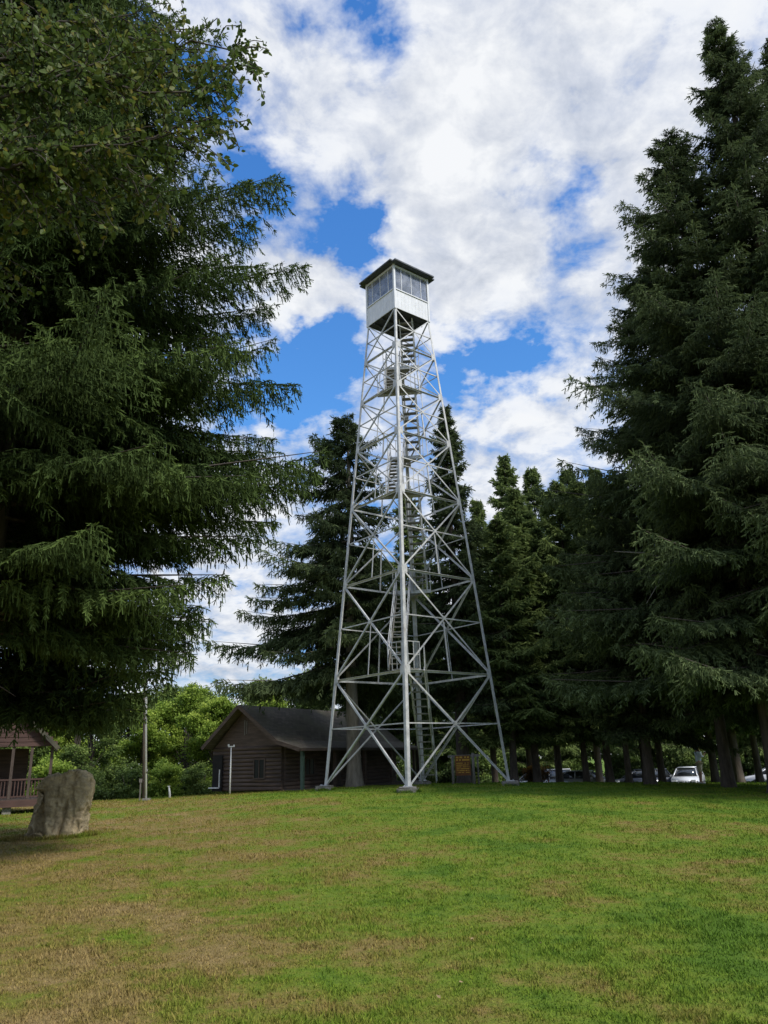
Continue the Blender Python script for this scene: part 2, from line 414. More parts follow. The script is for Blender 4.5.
def broadleaf_meshes(name, H, lobes, nleaf, leaf, seed, material, r0=.16, stems=1):
    rng = np.random.default_rng(seed)
    bm = bmesh.new(); P = []; sh = []
    for st in range(stems):
        ox, oy = (rng.normal(size=2) * .3 if stems > 1 else (0, 0))
        tube(bm, [(ox * .4, oy * .4, -.2), (ox * .5, oy * .5, .3), (ox, oy, H * .35), (ox * 2, oy * 2, H * .7)], [r0 * 1.3, r0, r0 * .75, r0 * .3], 7)
    wsum = sum(l[3] ** 2 for l in lobes)
    for (x, y, z, r) in lobes:
        tube(bm, [(0, 0, max(.2, min(z - r, H * .35))), (x * .4, y * .4, z * .75), (x, y, z)], [r0 * .5, r0 * .35, .015], 5, cap=False)
        k = int(nleaf * r * r / wsum)
        nc = max(6, int(10 * r * r))
        cen = rng.normal(size=(nc, 3)); cen /= np.linalg.norm(cen, axis=1, keepdims=True)
        cen = cen * (r * rng.uniform(.35, 1.0, (nc, 1))) * np.array([1, 1, .85]) + np.array([x, y, z])
        ids = rng.integers(nc, size=k); cr = rng.uniform(.22, .5, nc) * r ** .5
        cb = rng.normal(size=nc) * .13
        o = rng.normal(size=(k, 3)) * cr[ids, None] * np.array([.62, .62, .38])
        p = cen[ids] + o
        P.append(p)
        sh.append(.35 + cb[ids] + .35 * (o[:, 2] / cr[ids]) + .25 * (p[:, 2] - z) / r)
    P = np.concatenate(P); sh = np.clip(np.concatenate(sh) + rng.normal(size=len(P)) * .08, 0, 1)
    ok = P[:, 2] > .05; P = P[ok]; sh = sh[ok]
    D = rng.normal(size=P.shape) * np.array([1, 1, .6]) + np.array([0, 0, -.25]); n = len(P)
    Q = blades(P, D, leaf * rng.uniform(.7, 1.3, n), leaf * .75 * rng.uniform(.7, 1.3, n), rng)
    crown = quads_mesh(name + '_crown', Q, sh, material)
    tm = bpy.data.meshes.new(name + '_trunk'); bm.to_mesh(tm); bm.free(); tm.materials.append(M['twig'])
    return tm, crown

# ------------------------------------------------------------------ ground
def sheet():
    xs = np.unique(np.concatenate([np.arange(-30, 30.1, .5), -30 - np.geomspace(.6, 900, 26), 30 + np.geomspace(.6, 900, 26)]))
    ys = np.unique(np.concatenate([np.arange(-6, 70, .5), -6 - np.geomspace(1, 300, 12), 70 + np.geomspace(.6, 1100, 30)]))
    bm = bmesh.new(); g = []
    for y in ys:
        g.append([bm.verts.new((x, y, G(x, y) + (.018 * math.sin(x * 1.3 + y * .7) * math.cos(y * .9 - x * .4) if abs(x) < 30 and y < 60 else 0))) for x in xs])
    for A, B in zip(g, g[1:]):
        for k in range(len(xs) - 1): bm.faces.new((A[k], A[k + 1], B[k + 1], B[k]))
    o = bmobj('ground', bm, M['lawn'], smooth=True)
    tag(o, 'green lawn with dry brown patches rising to a low crest', 'lawn', kind='structure')
sheet()

def lot():
    bm = bmesh.new(); g = []
    for y in np.arange(52, 66.1, 1):
        g.append([bm.verts.new((x, y, G(x, y) + .03)) for x in np.arange(2, 40.1, 2)])
    for A, B in zip(g, g[1:]):
        for k in range(len(A) - 1): bm.faces.new((A[k], A[k + 1], B[k + 1], B[k]))
    o = bmobj('parking_lot', bm, M['gravel']); tag(o, 'grey gravel parking area behind the trees', 'parking lot', kind='structure')
lot()

def grass():
    rng = np.random.default_rng(8)
    n = 620000
    # density falls off with distance so the blades stay about as fine as in the picture
    d = 4.3 * (44 / 4.3) ** (rng.random(n) ** 1.15)
    x = (rng.random(n) - .5) * 2 * (.56 * d + 1.0)
    y = d
    # tufts
    tx = np.sin(x * 7.3 + np.sin(y * 5.1) * 2) * np.sin(y * 6.7 + np.cos(x * 4.3) * 2)
    keep = rng.random(n) < .62 + .38 * tx
    x = x[keep]; y = y[keep]; tx = tx[keep]; n = len(x)
    spots_ = [(-8.27, 20.0, 1.0, .42, 2600)] + [(TX_ + px_, TY_ + py_, .42, .38, 700) for TX_, TY_ in ((.977, 33.42),) for px_, py_ in ((-.41, -3.78), (3.78, -.41), (-3.78, .41))]
    rim = np.zeros(n, bool)
    for (sx_, sy_, rx_, ry_, m_) in spots_:
        a_ = rng.uniform(0, 2 * np.pi, m_); k_ = rng.uniform(.85, 1.18, m_)
        x = np.concatenate([x, sx_ + np.cos(a_) * rx_ * k_]); y = np.concatenate([y, sy_ + np.sin(a_) * ry_ * k_])
        tx = np.concatenate([tx, np.ones(m_)]); rim = np.concatenate([rim, np.ones(m_, bool)])
    n = len(x)
    q = ((x - 1) ** 2 + (y - 33.4) ** 2) / 225
    z = -.10 - .66 * (1 - np.exp(-q)) + .018 * np.sin(x * 1.3 + y * .7) * np.cos(y * .9 - x * .4) - .004
    P = np.stack([x, y, z], 1)
    D = np.stack([rng.normal(size=n) * .55, rng.normal(size=n) * .55, np.ones(n)], 1)
    L = (.021 + .018 * rng.random(n) + .008 * tx) * (1 + y * .02)
    cl = np.sin(x * 1.9 + 3 * np.sin(y * .83)) + np.sin(y * 2.3 + 2 * np.sin(x * 1.07)); L *= 1 + .16 * cl
    long = rng.random(n) < .012; L[long] *= 2.1; L[rim] = rng.uniform(.06, .15, int(rim.sum()))
    W = (.0035 + .0006 * y) * rng.uniform(.7, 1.4, n)
    Q = blades(P, D, L, W, rng)
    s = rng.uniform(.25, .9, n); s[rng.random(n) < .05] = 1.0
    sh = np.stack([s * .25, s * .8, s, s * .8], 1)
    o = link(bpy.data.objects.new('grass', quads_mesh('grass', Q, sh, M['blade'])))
    tag(o, 'short mown grass blades covering the near lawn', 'grass', kind='stuff')
grass()

def fallen():
    """a few fallen leaves on the grass"""
    rng = np.random.default_rng(3)
    for i in range(26):
        d = 5.2 * (16 / 5.2) ** rng.random(); x = (rng.random() - .5) * 1.0 * d
        bm = bmesh.new(); l = rng.uniform(.018, .032)
        vs = [bm.verts.new(v) for v in ((-l, 0, 0), (-.3 * l, .5 * l, .25 * l), (l, 0, .1 * l), (-.3 * l, -.5 * l, .25 * l))]
        bm.faces.new((vs[0], vs[1], vs[2])); bm.faces.new((vs[0], vs[2], vs[3]))
        o = bmobj('fallen_leaf', bm, M['dead_leaf']); o.location = (x, d, G(x, d) + .035); o.rotation_euler = (rng.normal() * .3, rng.normal() * .3, rng.uniform(0, 6))
        tag(o, 'small dry tan leaf lying on the mown grass', 'leaf', 'fallen leaves scattered on the lawn')
M['dead_leaf'] = mat('dry_leaf', (.22, .15, .07), (.38, .28, .15), 20, .8)
fallen()

# ------------------------------------------------------------------ fire tower
TX, TY, YAW = .977, 33.42, -.1084
B0, T0, ZC = 2.689, 1.067, 21.39
ZL = [0, 4.30, 8.386, 11.963, 14.805, 17.215, 19.357, ZC]
tower = empty('fire_tower', (TX, TY, 0), YAW, 'tall galvanised steel lattice fire lookout tower with white glazed cab on top', 'fire tower')
AN = [-90, 0, 90, 180]
def hw(z): return B0 + (T0 - B0) * z / ZC
def cor(k, z):
    r = hw(z) * math.sqrt(2); a = R(AN[k % 4]); return Vector((r * math.cos(a), r * math.sin(a), z))
def fn(k):     # outward normal of the face between leg k and k+1
    a = R(AN[k % 4] + 45); return Vector((math.cos(a), math.sin(a), 0))
def tin(k):    # inward from leg k
    a = R(AN[k % 4]); return Vector((-math.cos(a), -math.sin(a), 0))
SM, SD = M['steel'], M['steel_dark']
for k in range(4):
    bm = bmesh.new()
    n1, n2 = fn(k), fn(k - 1)
    for i in range(7):
        a, b = cor(k, ZL[i] if i else -.12), cor(k, ZL[i + 1]); w = .138 - .008 * i
        t = (b - a).normalized()
        for n, o in ((n1, n2), (n2, n1)):
            # flange lying in the face with outward normal n, running from the heel inwards
            m = Matrix((t, (-o), n)).transposed().to_4x4(); m.translation = (a + b) / 2 - o * w / 2
            bmesh.ops.create_cube(bm, size=1, matrix=m @ Matrix.Diagonal(((b - a).length, w, .016, 1)))
    for i in range(1, 7):                        # gusset plates
        for n, o in ((n1, n2), (n2, n1)):
            p = cor(k, ZL[i]) - o * .15 + n * .014
            m = Matrix((Vector((0, 0, 1)), -o, n)).transposed().to_4x4(); m.translation = p
            bmesh.ops.create_cube(bm, size=1, matrix=m @ Matrix.Diagonal((.30, .22, .010, 1)))
    bmobj('leg', bm, SM, tower)
    bm = bmesh.new(); p = cor(k, 0)
    v = box(bm, (p.x, p.y, -.16), (.72, .72, .40)); bmesh.ops.bevel(bm, geom=bm.edges[:], offset=.05, segments=2, affect='EDGES')
    for vv in bm.verts: vv.co += Vector((random.uniform(-.03, .03), random.uniform(-.03, .03), random.uniform(-.02, .02)))
    ft = bmobj('footing', bm, M['concrete'], tower)
    bm = bmesh.new(); box(bm, (p.x, p.y, .055), (.34, .34, .03)); 
    for sx in (-1, 1):
        for sy in (-1, 1): tube(bm, [(p.x + sx * .12, p.y + sy * .12, .06), (p.x + sx * .12, p.y + sy * .12, .11)], .015, 6)
    bmobj('base_plate', bm, SM, ft)
for k in range(4):
    n = fn(k)
    for i in range(7):
        z0, z1 = ZL[i], ZL[i + 1]
        a0, b0, a1, b1 = cor(k, z0), cor(k + 1, z0), cor(k, z1), cor(k + 1, z1)
        w = .072 - .004 * i
        tt = hw(z0) / (hw(z0) + hw(z1)); zx = z0 + (z1 - z0) * tt
        if i == 6 and True: pass
        for off, (p, q) in ((.008, (a0, b1)), (-.012, (b0, a1))):
            dd = (q - p).normalized()
            bm = bmesh.new(); angle_bar(bm, p + dd * .1 + n * off, q - dd * .1 + n * off, w, n); bmobj('diagonal_brace', bm, SM, tower)
        if i < 6:
            dd = (b1 - a1).normalized()
            bm = bmesh.new(); angle_bar(bm, b1 - dd * .05 - n * .05, a1 + dd * .05 - n * .05, .085 - .004 * i, Vector((0, 0, 1)), .014); bmobj('horizontal_strut', bm, SM, tower)
        am, bmm = cor(k, zx), cor(k + 1, zx)
        bm = bmesh.new(); angle_bar(bm, am - n * .04, bmm - n * .04, .045, n); bmobj('mid_strut', bm, SM, tower)
        if 0 < i < 6:
            cx_ = (am + bmm) / 2 - n * .06; cb = (a0 + b0) / 2 - n * .02
            bm = bmesh.new(); angle_bar(bm, cx_, cb, .045, n); bmobj('hanger', bm, SM, tower)
        bm = bmesh.new(); c = (am + bmm) / 2 + n * .02
        m_ = Matrix((Vector((0, 0, 1)), n.cross(Vector((0, 0, 1))), n)).transposed().to_4x4(); m_.translation = c
        bmesh.ops.create_cube(bm, size=1, matrix=m_ @ Matrix.Diagonal((.17 - .01 * i, .15 - .01 * i, .01, 1))); bmobj('gusset_plate', bm, SM, tower)
# plan bracing inside each level
for i in (1, 2, 3):
    for k in (0, 1):
        pass
# landings and flights; s runs from the near corner (-) to the back corner (+), lateral is x
def edge(i): return (.80 if i == 1 else .66 if i == 2 else .56) * hw(ZL[i]) * math.sqrt(2)
for i in range(1, 7):
    near = i % 2 == 1; z = ZL[i] + .05; r = hw(ZL[i]) * math.sqrt(2) - .12; e = edge(i) * (1 if i < 5 else .75)
    sg = -1 if near else 1
    bm = bmesh.new()
    wd = r - e
    # deck boards laid across the corner
    nb = max(4, int((r - e) / .15)); 
    for j in range(nb):
        s = e + (j + .5) * (r - .1 - e) / nb; half = r - s
        box(bm, (0, sg * s, z), (2 * half, (r - .1 - e) / nb - .015, .04))
    # extra width so that both lanes reach the deck
    ld = bmobj('landing', bm, M['tread'], tower)
    bm = bmesh.new(); bar(bm, (-wd - .02, sg * (e - .03), z - .06), (wd + .02, sg * (e - .03), z - .06), .05, .16)
    bmobj('edge_beam', bm, SM, ld)
    for sx in (-1, 1):
        bm = bmesh.new()
        p0 = Vector((sx * wd, sg * e, z)); p1 = Vector((sx * .12, sg * (r - .1), z))
        for hgt in (.55, 1.05): bar(bm, p0 + Vector((0, 0, hgt)), p1 + Vector((0, 0, hgt)), .026, .026)
        for f in (0, .5, 1):
            p = p0.lerp(p1, f); bar(bm, p, p + Vector((0, 0, 1.07)), .028, .028)
        bmobj('railing', bm, SM, ld)
def flight(i):
    z0 = ZL[i] + .05 if i else .05; z1 = ZL[i + 1] + .05
    odd = i % 2 == 0                # rises towards the viewer
    lane = .40 if odd else -.38
    w = .60
    def e_(j): return edge(j) * (1 if j < 5 else .75)
    if i == 0: s0, s1 = 2.35, -e_(1)
    elif i == 6: s0, s1 = .75, -.45
    elif odd: s0, s1 = e_(i), -e_(i + 1)
    else: s0, s1 = -e_(i), e_(i + 1)
    a = Vector((lane, s0, z0)); b = Vector((lane, s1, z1))
    if i == 6: b.z = ZC
    bm = bmesh.new()
    for sx in (-1, 1):
        o = Vector((sx * w / 2, 0, 0)); bar(bm, a + o, b + o, .035, .19)
    fo = bmobj('stair_flight', bm, M['tread'] if not odd else SM, tower)
    n = max(9, round((b.z - a.z) / .262))
    for j in range(1, n):
        p = a.lerp(b, j / n)
        bm = bmesh.new(); box(bm, p, (w - .04, .235, .045)); bmobj('tread', bm, M['tread'], fo)
    for sx in (-1, 1):
        bm = bmesh.new(); o = Vector((sx * (w / 2 + .03), 0, 0)); up = Vector((0, 0, .9))
        for hh in (.45, .9): bar(bm, a + o + Vector((0, 0, hh)), b + o + Vector((0, 0, hh if i < 6 else hh * .3)), .035, .035)
        for f in ((0, .34, .67, 1) if i < 6 else (0, .5)):
            p = a.lerp(b, f) + o; bar(bm, p, p + up, .035, .035)
        bmobj('handrail', bm, SM, fo)
for i in range(7): flight(i)

# cab ------------------------------------------------------------
hx = T0
Rz45 = Matrix.Rotation(R(45), 4, 'Z')
bm = bmesh.new()
def side_box(bm, k, off, z, ln, th, ht, mi=0, along=0):
    n = fn(k); t = Vector((0, 0, 1)).cross(n)
    m_ = Matrix((t, n, Vector((0, 0, 1)))).transposed().to_4x4(); m_.translation = n * off + t * along + Vector((0, 0, z))
    bmesh.ops.create_cube(bm, size=1, matrix=m_ @ Matrix.Diagonal((ln, th, ht, 1)))
for k in range(4):
    side_box(bm, k, hx, ZC + .50, 2 * hx - .03, .03, 1.0)
    for j in range(-4, 5): side_box(bm, k, hx + .017, ZC + .50, .012, .008, .98, along=j * .22)
cab = bmobj('cab', bm, M['cab_white'], tower)
for k in range(4):
    p = cor(k, ZC)
    bm = bmesh.new(); bar(bm, (p.x, p.y, ZC - .05), (p.x, p.y, ZC + 2.40), .10, .10, up=fn(k)); bmobj('corner_post', bm, M['cab_white'], cab)
    bm = bmesh.new(); side_box(bm, k, hx + .02, ZC + 1.03, 2 * hx - .12, .07, .05); bmobj('window_sill', bm, M['cab_white'], cab)
    bm = bmesh.new(); side_box(bm, k, hx + .012, ZC + 2.30, 2 * hx - .12, .07, .11); bmobj('window_rail', bm, M['cab_white'], cab)
    bm = bmesh.new()
    for j in (-.62, 0, .62): side_box(bm, k, hx, ZC + 1.65, .028, .035, 1.19, along=j)
    wf = bmobj('window_frame', bm, M['cab_white'], cab)
    bm = bmesh.new(); side_box(bm, k, hx - .004, ZC + 1.65, 2 * hx - .14, .006, 1.19); bmobj('window_pane', bm, M['cab_glass'], cab)
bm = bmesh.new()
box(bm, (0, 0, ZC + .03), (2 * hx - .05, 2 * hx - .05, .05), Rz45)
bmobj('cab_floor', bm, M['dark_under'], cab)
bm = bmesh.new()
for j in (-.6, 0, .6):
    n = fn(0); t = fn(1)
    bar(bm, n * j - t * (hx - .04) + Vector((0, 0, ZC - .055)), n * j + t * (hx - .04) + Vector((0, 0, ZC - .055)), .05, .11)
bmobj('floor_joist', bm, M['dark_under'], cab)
# roof: low pyramid, overhanging eaves whose corners are cut back
bm = bmesh.new()
E, ct = 1.42, .17
pts = []
for k in range(4):
    n = fn(k); t = Vector((0, 0, 1)).cross(n)
    pts += [n * E - t * (E - ct), n * E + t * (E - ct), n * (E - ct) + t * (E - ct)]
zb, zt = ZC + 2.385, ZC + 2.455
lo = [bm.verts.new(p + Vector((0, 0, zb))) for p in pts]; hi = [bm.verts.new(p + Vector((0, 0, zt))) for p in pts]
ap = bm.verts.new((0, 0, ZC + 2.95))
bm.faces.new(lo)
for j in range(len(pts)):
    q = (j + 1) % len(pts); bm.faces.new((lo[j], lo[q], hi[q], hi[j])); bm.faces.new((hi[j], hi[q], ap))
rf = bmobj('roof', bm, M['roof_metal'], cab)
bm = bmesh.new(); tube(bm, [(0, 0, ZC + 2.9), (0, 0, ZC + 3.1)], .05, 8); bmobj('finial', bm, SM, rf)
bm = bmesh.new(); box(bm, (0, 0, ZC + 1.0), (.5, .5, .06), Rz45); tube(bm, [(0, 0, ZC + .1), (0, 0, ZC + 1.0)], .1, 8); bmobj('map_stand', bm, M['shed_wood'], cab)

# ------------------------------------------------------------------ sign by the stair foot
sg = empty('information_sign', (3.28, 36.9, G(3.3, 36.9)), R(4), 'brown notice board with rows of yellow lettering between weathered grey posts', 'sign')
for x, w, h in ((-.52, .13, 1.25), (.42, .14, 1.32)):
    bm = bmesh.new(); tube(bm, [(x, 0, -.2), (x, 0, h * .5), (x + .01, 0, h)], [w * .55, w * .5, w * .46], 8); bmobj('post', bm, M['grey_wood'], sg)
bm = bmesh.new(); tube(bm, [(.66, .15, -.2), (.66, .15, 1.28)], .045, 8); bmobj('post', bm, M['grey_wood'], sg)
bm = bmesh.new(); bar(bm, (-.72, 0, 1.20), (.74, .02, 1.22), .09, .10); bmobj('cross_beam', bm, M['grey_wood'], sg)
bm = bmesh.new(); box(bm, (-.06, -.04, .80), (.70, .035, .86)); bd = bmobj('board', bm, M['sign_brown'], sg)
rr = random.Random(4)
rows = [(1.15, .07), (1.04, .075), (.90, .035), (.82, .035), (.74, .035), (.66, .035), (.58, .035), (.50, .035)]
for z, h in rows:
    bm = bmesh.new(); x = -.36
    while x < .22:
        w = rr.uniform(.02, .045) if h < .05 else rr.uniform(.035, .05)
        if rr.random() < .8: box(bm, (x + w / 2, -.0615, z), (w * .8, .006, h))
        x += w
    bmobj('text_line', bm, M['sign_yellow'], bd)

# ------------------------------------------------------------------ cabin
O = Vector((-3.98, 36.5, -.32)); U = Vector((-.866, .5, 0)); V = Vector((.5, .866, 0)); Zv = Vector((0, 0, 1))
cabin = empty('log_cabin', O, 0, 'low dark brown log cabin with shingled gable roof and open front porch', 'cabin')
def P(u, v, z): return U * u + V * v + Zv * z
LN = 11.0
def obox(bm, u0, u1, v0, v1, z0, z1, mi=0):
    vs = [bm.verts.new(P(u, v, z)) for z in (z0, z1) for u, v in ((u0, v0), (u1, v0), (u1, v1), (u0, v1))]
    for f in ((0, 3, 2, 1), (4, 5, 6, 7), (0, 1, 5, 4), (1, 2, 6, 5), (2, 3, 7, 6), (3, 0, 4, 7)):
        fc = bm.faces.new([vs[i] for i in f]); fc.material_index = mi
uR, uL, uP = 1.35, 5.52, 3.6
zE, zRidge = 2.08, 3.98
def logs(bm, a, b, z0, z1, r=.105):
    z = z0
    while z < z1:
        tube(bm, [a + Zv * z, b + Zv * z], r, 8); z += r * 1.72
for nm, (a, b) in {'wall': (P(uR, .25, 0), P(uL, .25, 0)), 'wall.': (P(uR, .35, 0), P(uR, LN - .3, 0)), 'wall..': (P(uL, .35, 0), P(uL, LN - .3, 0)), 'wall...': (P(uR, LN - .3, 0), P(uL, LN - .3, 0))}.items():
    bm = bmesh.new(); logs(bm, a, b, .2, zE - .02); w = bmobj('wall', bm, M['log'], cabin)
# plank gable
for v in (.22, LN - .3):
    bm = bmesh.new()
    vs = [P(uR - .05, v, zE - .06), P(uL + .05, v, zE - .06), P(uP, v, zRidge - .14)]
    A = [bm.verts.new(p) for p in vs]; Bv = [bm.verts.new(p + V * .05) for p in vs]
    bm.faces.new(A); bm.faces.new(Bv[::-1])
    for i in range(3): bm.faces.new((A[i], A[(i + 1) % 3], Bv[(i + 1) % 3], Bv[i]))
    g = bmobj('gable', bm, M['log'], cabin)
    bm = bmesh.new(); obox(bm, uP - .02, uP + .02, v - .03, v - .002, zE + .55, zE + 1.25); obox(bm, uP - .14, uP - .11, v - .03, v - .002, zE + .6, zE + 1.2); bmobj('vent_slat', bm, M['grey_wood'], g)
# roof planes with UVs for the shingles
bm = bmesh.new(); uvl = bm.loops.layers.uv.new('UVMap')
prof = [(5.82, 2.14), (uP, zRidge + .05), (1.25, 2.30), (-.05, 1.93)]
th = .09
run = 0
for (u0, z0), (u1, z1) in zip(prof, prof[1:]):
    l = math.hypot(u1 - u0, z1 - z0)
    for dz, flip in ((0, 0), (-th, 1)):
        q = [P(u0, -.3, z0 + dz), P(u0, LN + .3, z0 + dz), P(u1, LN + .3, z1 + dz), P(u1, -.3, z1 + dz)]
        f = bm.faces.new([bm.verts.new(p) for p in (q if not flip else q[::-1])])
        uv = [(0, run), (LN + .6, run), (LN + .6, run + l), (0, run + l)]
        for lp, c in zip(f.loops, uv if not flip else uv[::-1]): lp[uvl].uv = c
    for v in (-.3, LN + .3):
        bm.faces.new([bm.verts.new(P(*p)) for p in ((u0, v, z0), (u1, v, z1), (u1, v, z1 - th), (u0, v, z0 - th))])
    run += l
for (u, z) in (prof[0], prof[-1]):
    bm.faces.new([bm.verts.new(P(*p)) for p in ((u, -.3, z), (u, LN + .3, z), (u, LN + .3, z - th), (u, -.3, z - th))])
me = bpy.data.meshes.new('roof'); bm.to_mesh(me); bm.free(); me.materials.append(M['shingle'])
roof = link(bpy.data.objects.new('roof', me)); roof.parent = cabin
bm = bmesh.new()
for (u0, z0), (u1, z1) in zip(prof, prof[1:]):
    bar(bm, P(u0, -.33, z0 - .07), P(u1, -.33, z1 - .07), .035, .17, up=Zv)
bmobj('bargeboard', bm, M['log'], roof)
bm = bmesh.new(); bar(bm, P(-.09, -.3, 1.86), P(-.09, LN + .3, 1.86), .03, .11); bmobj('gutter', bm, M['shed_wood'], roof)
for v in (.15, 2.8, 5.5, 8.2, 10.75):
    bm = bmesh.new(); obox(bm, .12, .26, v, v + .14, .12, 1.84); bmobj('porch_post', bm, M['green_trim'] if v == .15 else M['log'], cabin)
bm = bmesh.new(); obox(bm, .02, uR - .1, .05, LN - .1, -.05, .16); bmobj('porch_floor', bm, M['shed_wood'], cabin)
bm = bmesh.new(); obox(bm, .10, .24, .05, LN, 1.80, 1.94 - .1); bmobj('porch_beam', bm, M['log'], cabin)
def window(parent, u0, u1, z0, z1, v, face='front'):
    bm = bmesh.new()
    if face == 'front':
        for a, b, c, d in ((u0, u1, z0, z0 + .06), (u0, u1, z1 - .06, z1), (u0, u0 + .06, z0 + .06, z1 - .06), (u1 - .06, u1, z0 + .06, z1 - .06), ((u0 + u1) / 2 - .02, (u0 + u1) / 2 + .02, z0 + .06, z1 - .06)):
            obox(bm, a, b, v - .16, v - .10, c, d)
        f = bmobj('window', bm, M['log'], parent)
        bm = bmesh.new(); obox(bm, u0 + .05, u1 - .05, v - .13, v - .115, z0 + .05, z1 - .05); bmobj('pane', bm, M['glass'], f)
    else:    # on the porch wall, u0/u1 are distances along the wall
        for a, b, c, d in ((u0, u1, z0, z0 + .06), (u0, u1, z1 - .06, z1), (u0, u0 + .06, z0 + .06, z1 - .06), (u1 - .06, u1, z0 + .06, z1 - .06), ((u0 + u1) / 2 - .02, (u0 + u1) / 2 + .02, z0 + .06, z1 - .06)):
            obox(bm, uR - .17, uR - .11, a, b, c, d)
        f = bmobj('window', bm, M['log'], parent)
        bm = bmesh.new(); obox(bm, uR - .14, uR - .125, u0 + .05, u1 - .05, z0 + .05, z1 - .05); bmobj('pane', bm, M['glass'], f)
window(cabin, 2.25, 2.95, .62, 1.55, .25)
window(cabin, 1.8, 2.6, .7, 1.5, 0, 'side'); window(cabin, 6.2, 7.0, .7, 1.5, 0, 'side')
bm = bmesh.new(); obox(bm, 4.85, 5.45, .08, .14, .12, 1.75); dr = bmobj('door', bm, M['dark_int'], cabin)
bm = bmesh.new(); obox(bm, 4.95, 4.99, .03, .075, .3, 1.1); obox(bm, 4.95, 5.6, .0, .06, .24, .29); bmobj('step_rail', bm, M['white_paint'], dr)
bm = bmesh.new(); obox(bm, uR - .16, uR - .11, 4.0, 4.85, .18, 1.8); d2 = bmobj('door', bm, M['shed_wood'], cabin)

# white pipe post in front of the gable
def pole(name, loc, h, r, m, label, cat, lean=(0, 0), cap=True):
    t = empty(name, (loc[0], loc[1], G(*loc)), 0, label, cat)
    bm = bmesh.new(); tube(bm, [(0, 0, -.3), (lean[0] * .5, lean[1] * .5, h * .5), (lean[0], lean[1], h)], [r, r * .95, r * .6], 10); bmobj('shaft', bm, m, t)
    return t
pp = pole('water_pipe', (-7.33, 37), 2.1, .035, M['white_paint'], 'thin white standpipe with crossed top before the cabin gable', 'pipe')
bm = bmesh.new(); bar(bm, (-.14, 0, 2.08), (.16, 0, 2.08), .05, .05); box(bm, (-.12, 0, 2.14), (.07, .07, .09)); box(bm, (.13, 0, 2.12), (.06, .06, .07)); bmobj('tee_fitting', bm, M['white_paint'], pp)
fp = pole('flag_pole', (-10.66, 35.6), 9.0, .045, M['white_paint'], 'slender pale flag pole rising from the lawn into the spruce boughs', 'flag pole', (-.6, 0))
bm = bmesh.new(); box(bm, (0, 0, .05), (.3, .3, .12)); bmobj('base_plate', bm, M['concrete'], fp)
bm = bmesh.new(); tube(bm, [(-.03, -.06, 1.2), (-.55, -.05, 8.8)], .007, 5); tube(bm, [(-.05, -.06, 1.15), (-.02, -.05, 1.3)], .02, 5); bmobj('halyard', bm, M['steel_dark'], fp)
up_ = pole('utility_pole', (-11.02, 36.4), 8.6, .062, M['bark'], 'dark wooden utility pole right behind the pale flag pole', 'utility pole', (-.5, 0))
bm = bmesh.new(); box(bm, (-.16, -.08, .38), (.05, .05, .9)); box(bm, (-.16, -.08, .85), (.11, .09, .16)); bmobj('meter_box', bm, M['grey_wood'], up_)
wp = pole('marker_post', (-10.27, 38), .52, .05, M['white_paint'], 'short leaning white post standing alone in the lawn', 'post', (-.10, 0))
bm = bmesh.new(); box(bm, (-.10, 0, .53), (.11, .11, .03)); bmobj('cap', bm, M['white_paint'], wp)
wp = pole('marker_post', (11.95, 45), .34, .04, M['white_paint'], 'tiny white marker stake beside the silver hatchback', 'post')

# ------------------------------------------------------------------ porch building at the left edge
sz = -.42
sh = empty('picnic_pavilion', (-14.85, 30, sz), R(23), 'reddish brown porch building with gabled front and railed deck', 'pavilion')
W2 = 2.15; DP = 4.0
bm = bmesh.new(); box(bm, (0, DP / 2, .36), (2 * W2 + .1, DP, .12)); dk = bmobj('deck', bm, M['shed_wood'], sh)
bm = bmesh.new(); box(bm, (0, -.03, .26), (2 * W2 + .14, .05, .24)); bmobj('fascia', bm, M['shed_red'], dk)
for x in (-2, -.7, .7, 2.0):
    bm = bmesh.new(); box(bm, (x, .25, .08), (.3, .3, .4)); bmobj('pier', bm, M['concrete'], dk)
for x in (-2.07, -.7, .72, 1.36, 2.07):
    bm = bmesh.new(); box(bm, (x, .06, 1.36), (.10, .10, 1.86)); bmobj('post', bm, M['shed_wood'], sh)
for x in (-2.07, 2.07):
    bm = bmesh.new(); box(bm, (x, DP - .1, 1.36), (.10, .10, 1.86)); bmobj('post', bm, M['shed_wood'], sh)
bm = bmesh.new()
box(bm, (0, .06, 1.10), (2 * W2, .09, .06))
x = -W2 + .05
while x < W2:
    box(bm, (x, .06, .76), (.035, .035, .62)); x += .115
box(bm, (0, .06, .50), (2 * W2, .06, .05)); bmobj('railing', bm, M['shed_red'], sh)
bm = bmesh.new()
box(bm, (W2 - .05, DP / 2, 1.10), (.07, DP - .2, .06))
y = .25
while y < DP - .2: box(bm, (W2 - .05, y, .76), (.035, .035, .62)); y += .115
bmobj('railing', bm, M['shed_red'], sh)
zz = 2.29; zap = 4.35; row = 0
bm = bmesh.new(); z = zz
while z < zap - .1:        # overlapping clapboards narrowing to the ridge
    hwid = (W2 + .08) * (1 - (z - zz) / (zap - zz)); z2 = min(z + .17, zap)
    box(bm, (0, .0 - .0, z + .08), (2 * hwid, .05, .172), Matrix.Rotation(R(-7), 4, 'X')); z += .17
bmobj('gable', bm, M['shed_red'], sh)
bm = bmesh.new(); box(bm, (0, DP - .3, 1.36), (2 * W2 * .55, .1, 1.86)); bmobj('back_wall', bm, M['log'], sh)
bm = bmesh.new(); uvl = bm.loops.layers.uv.new('UVMap')
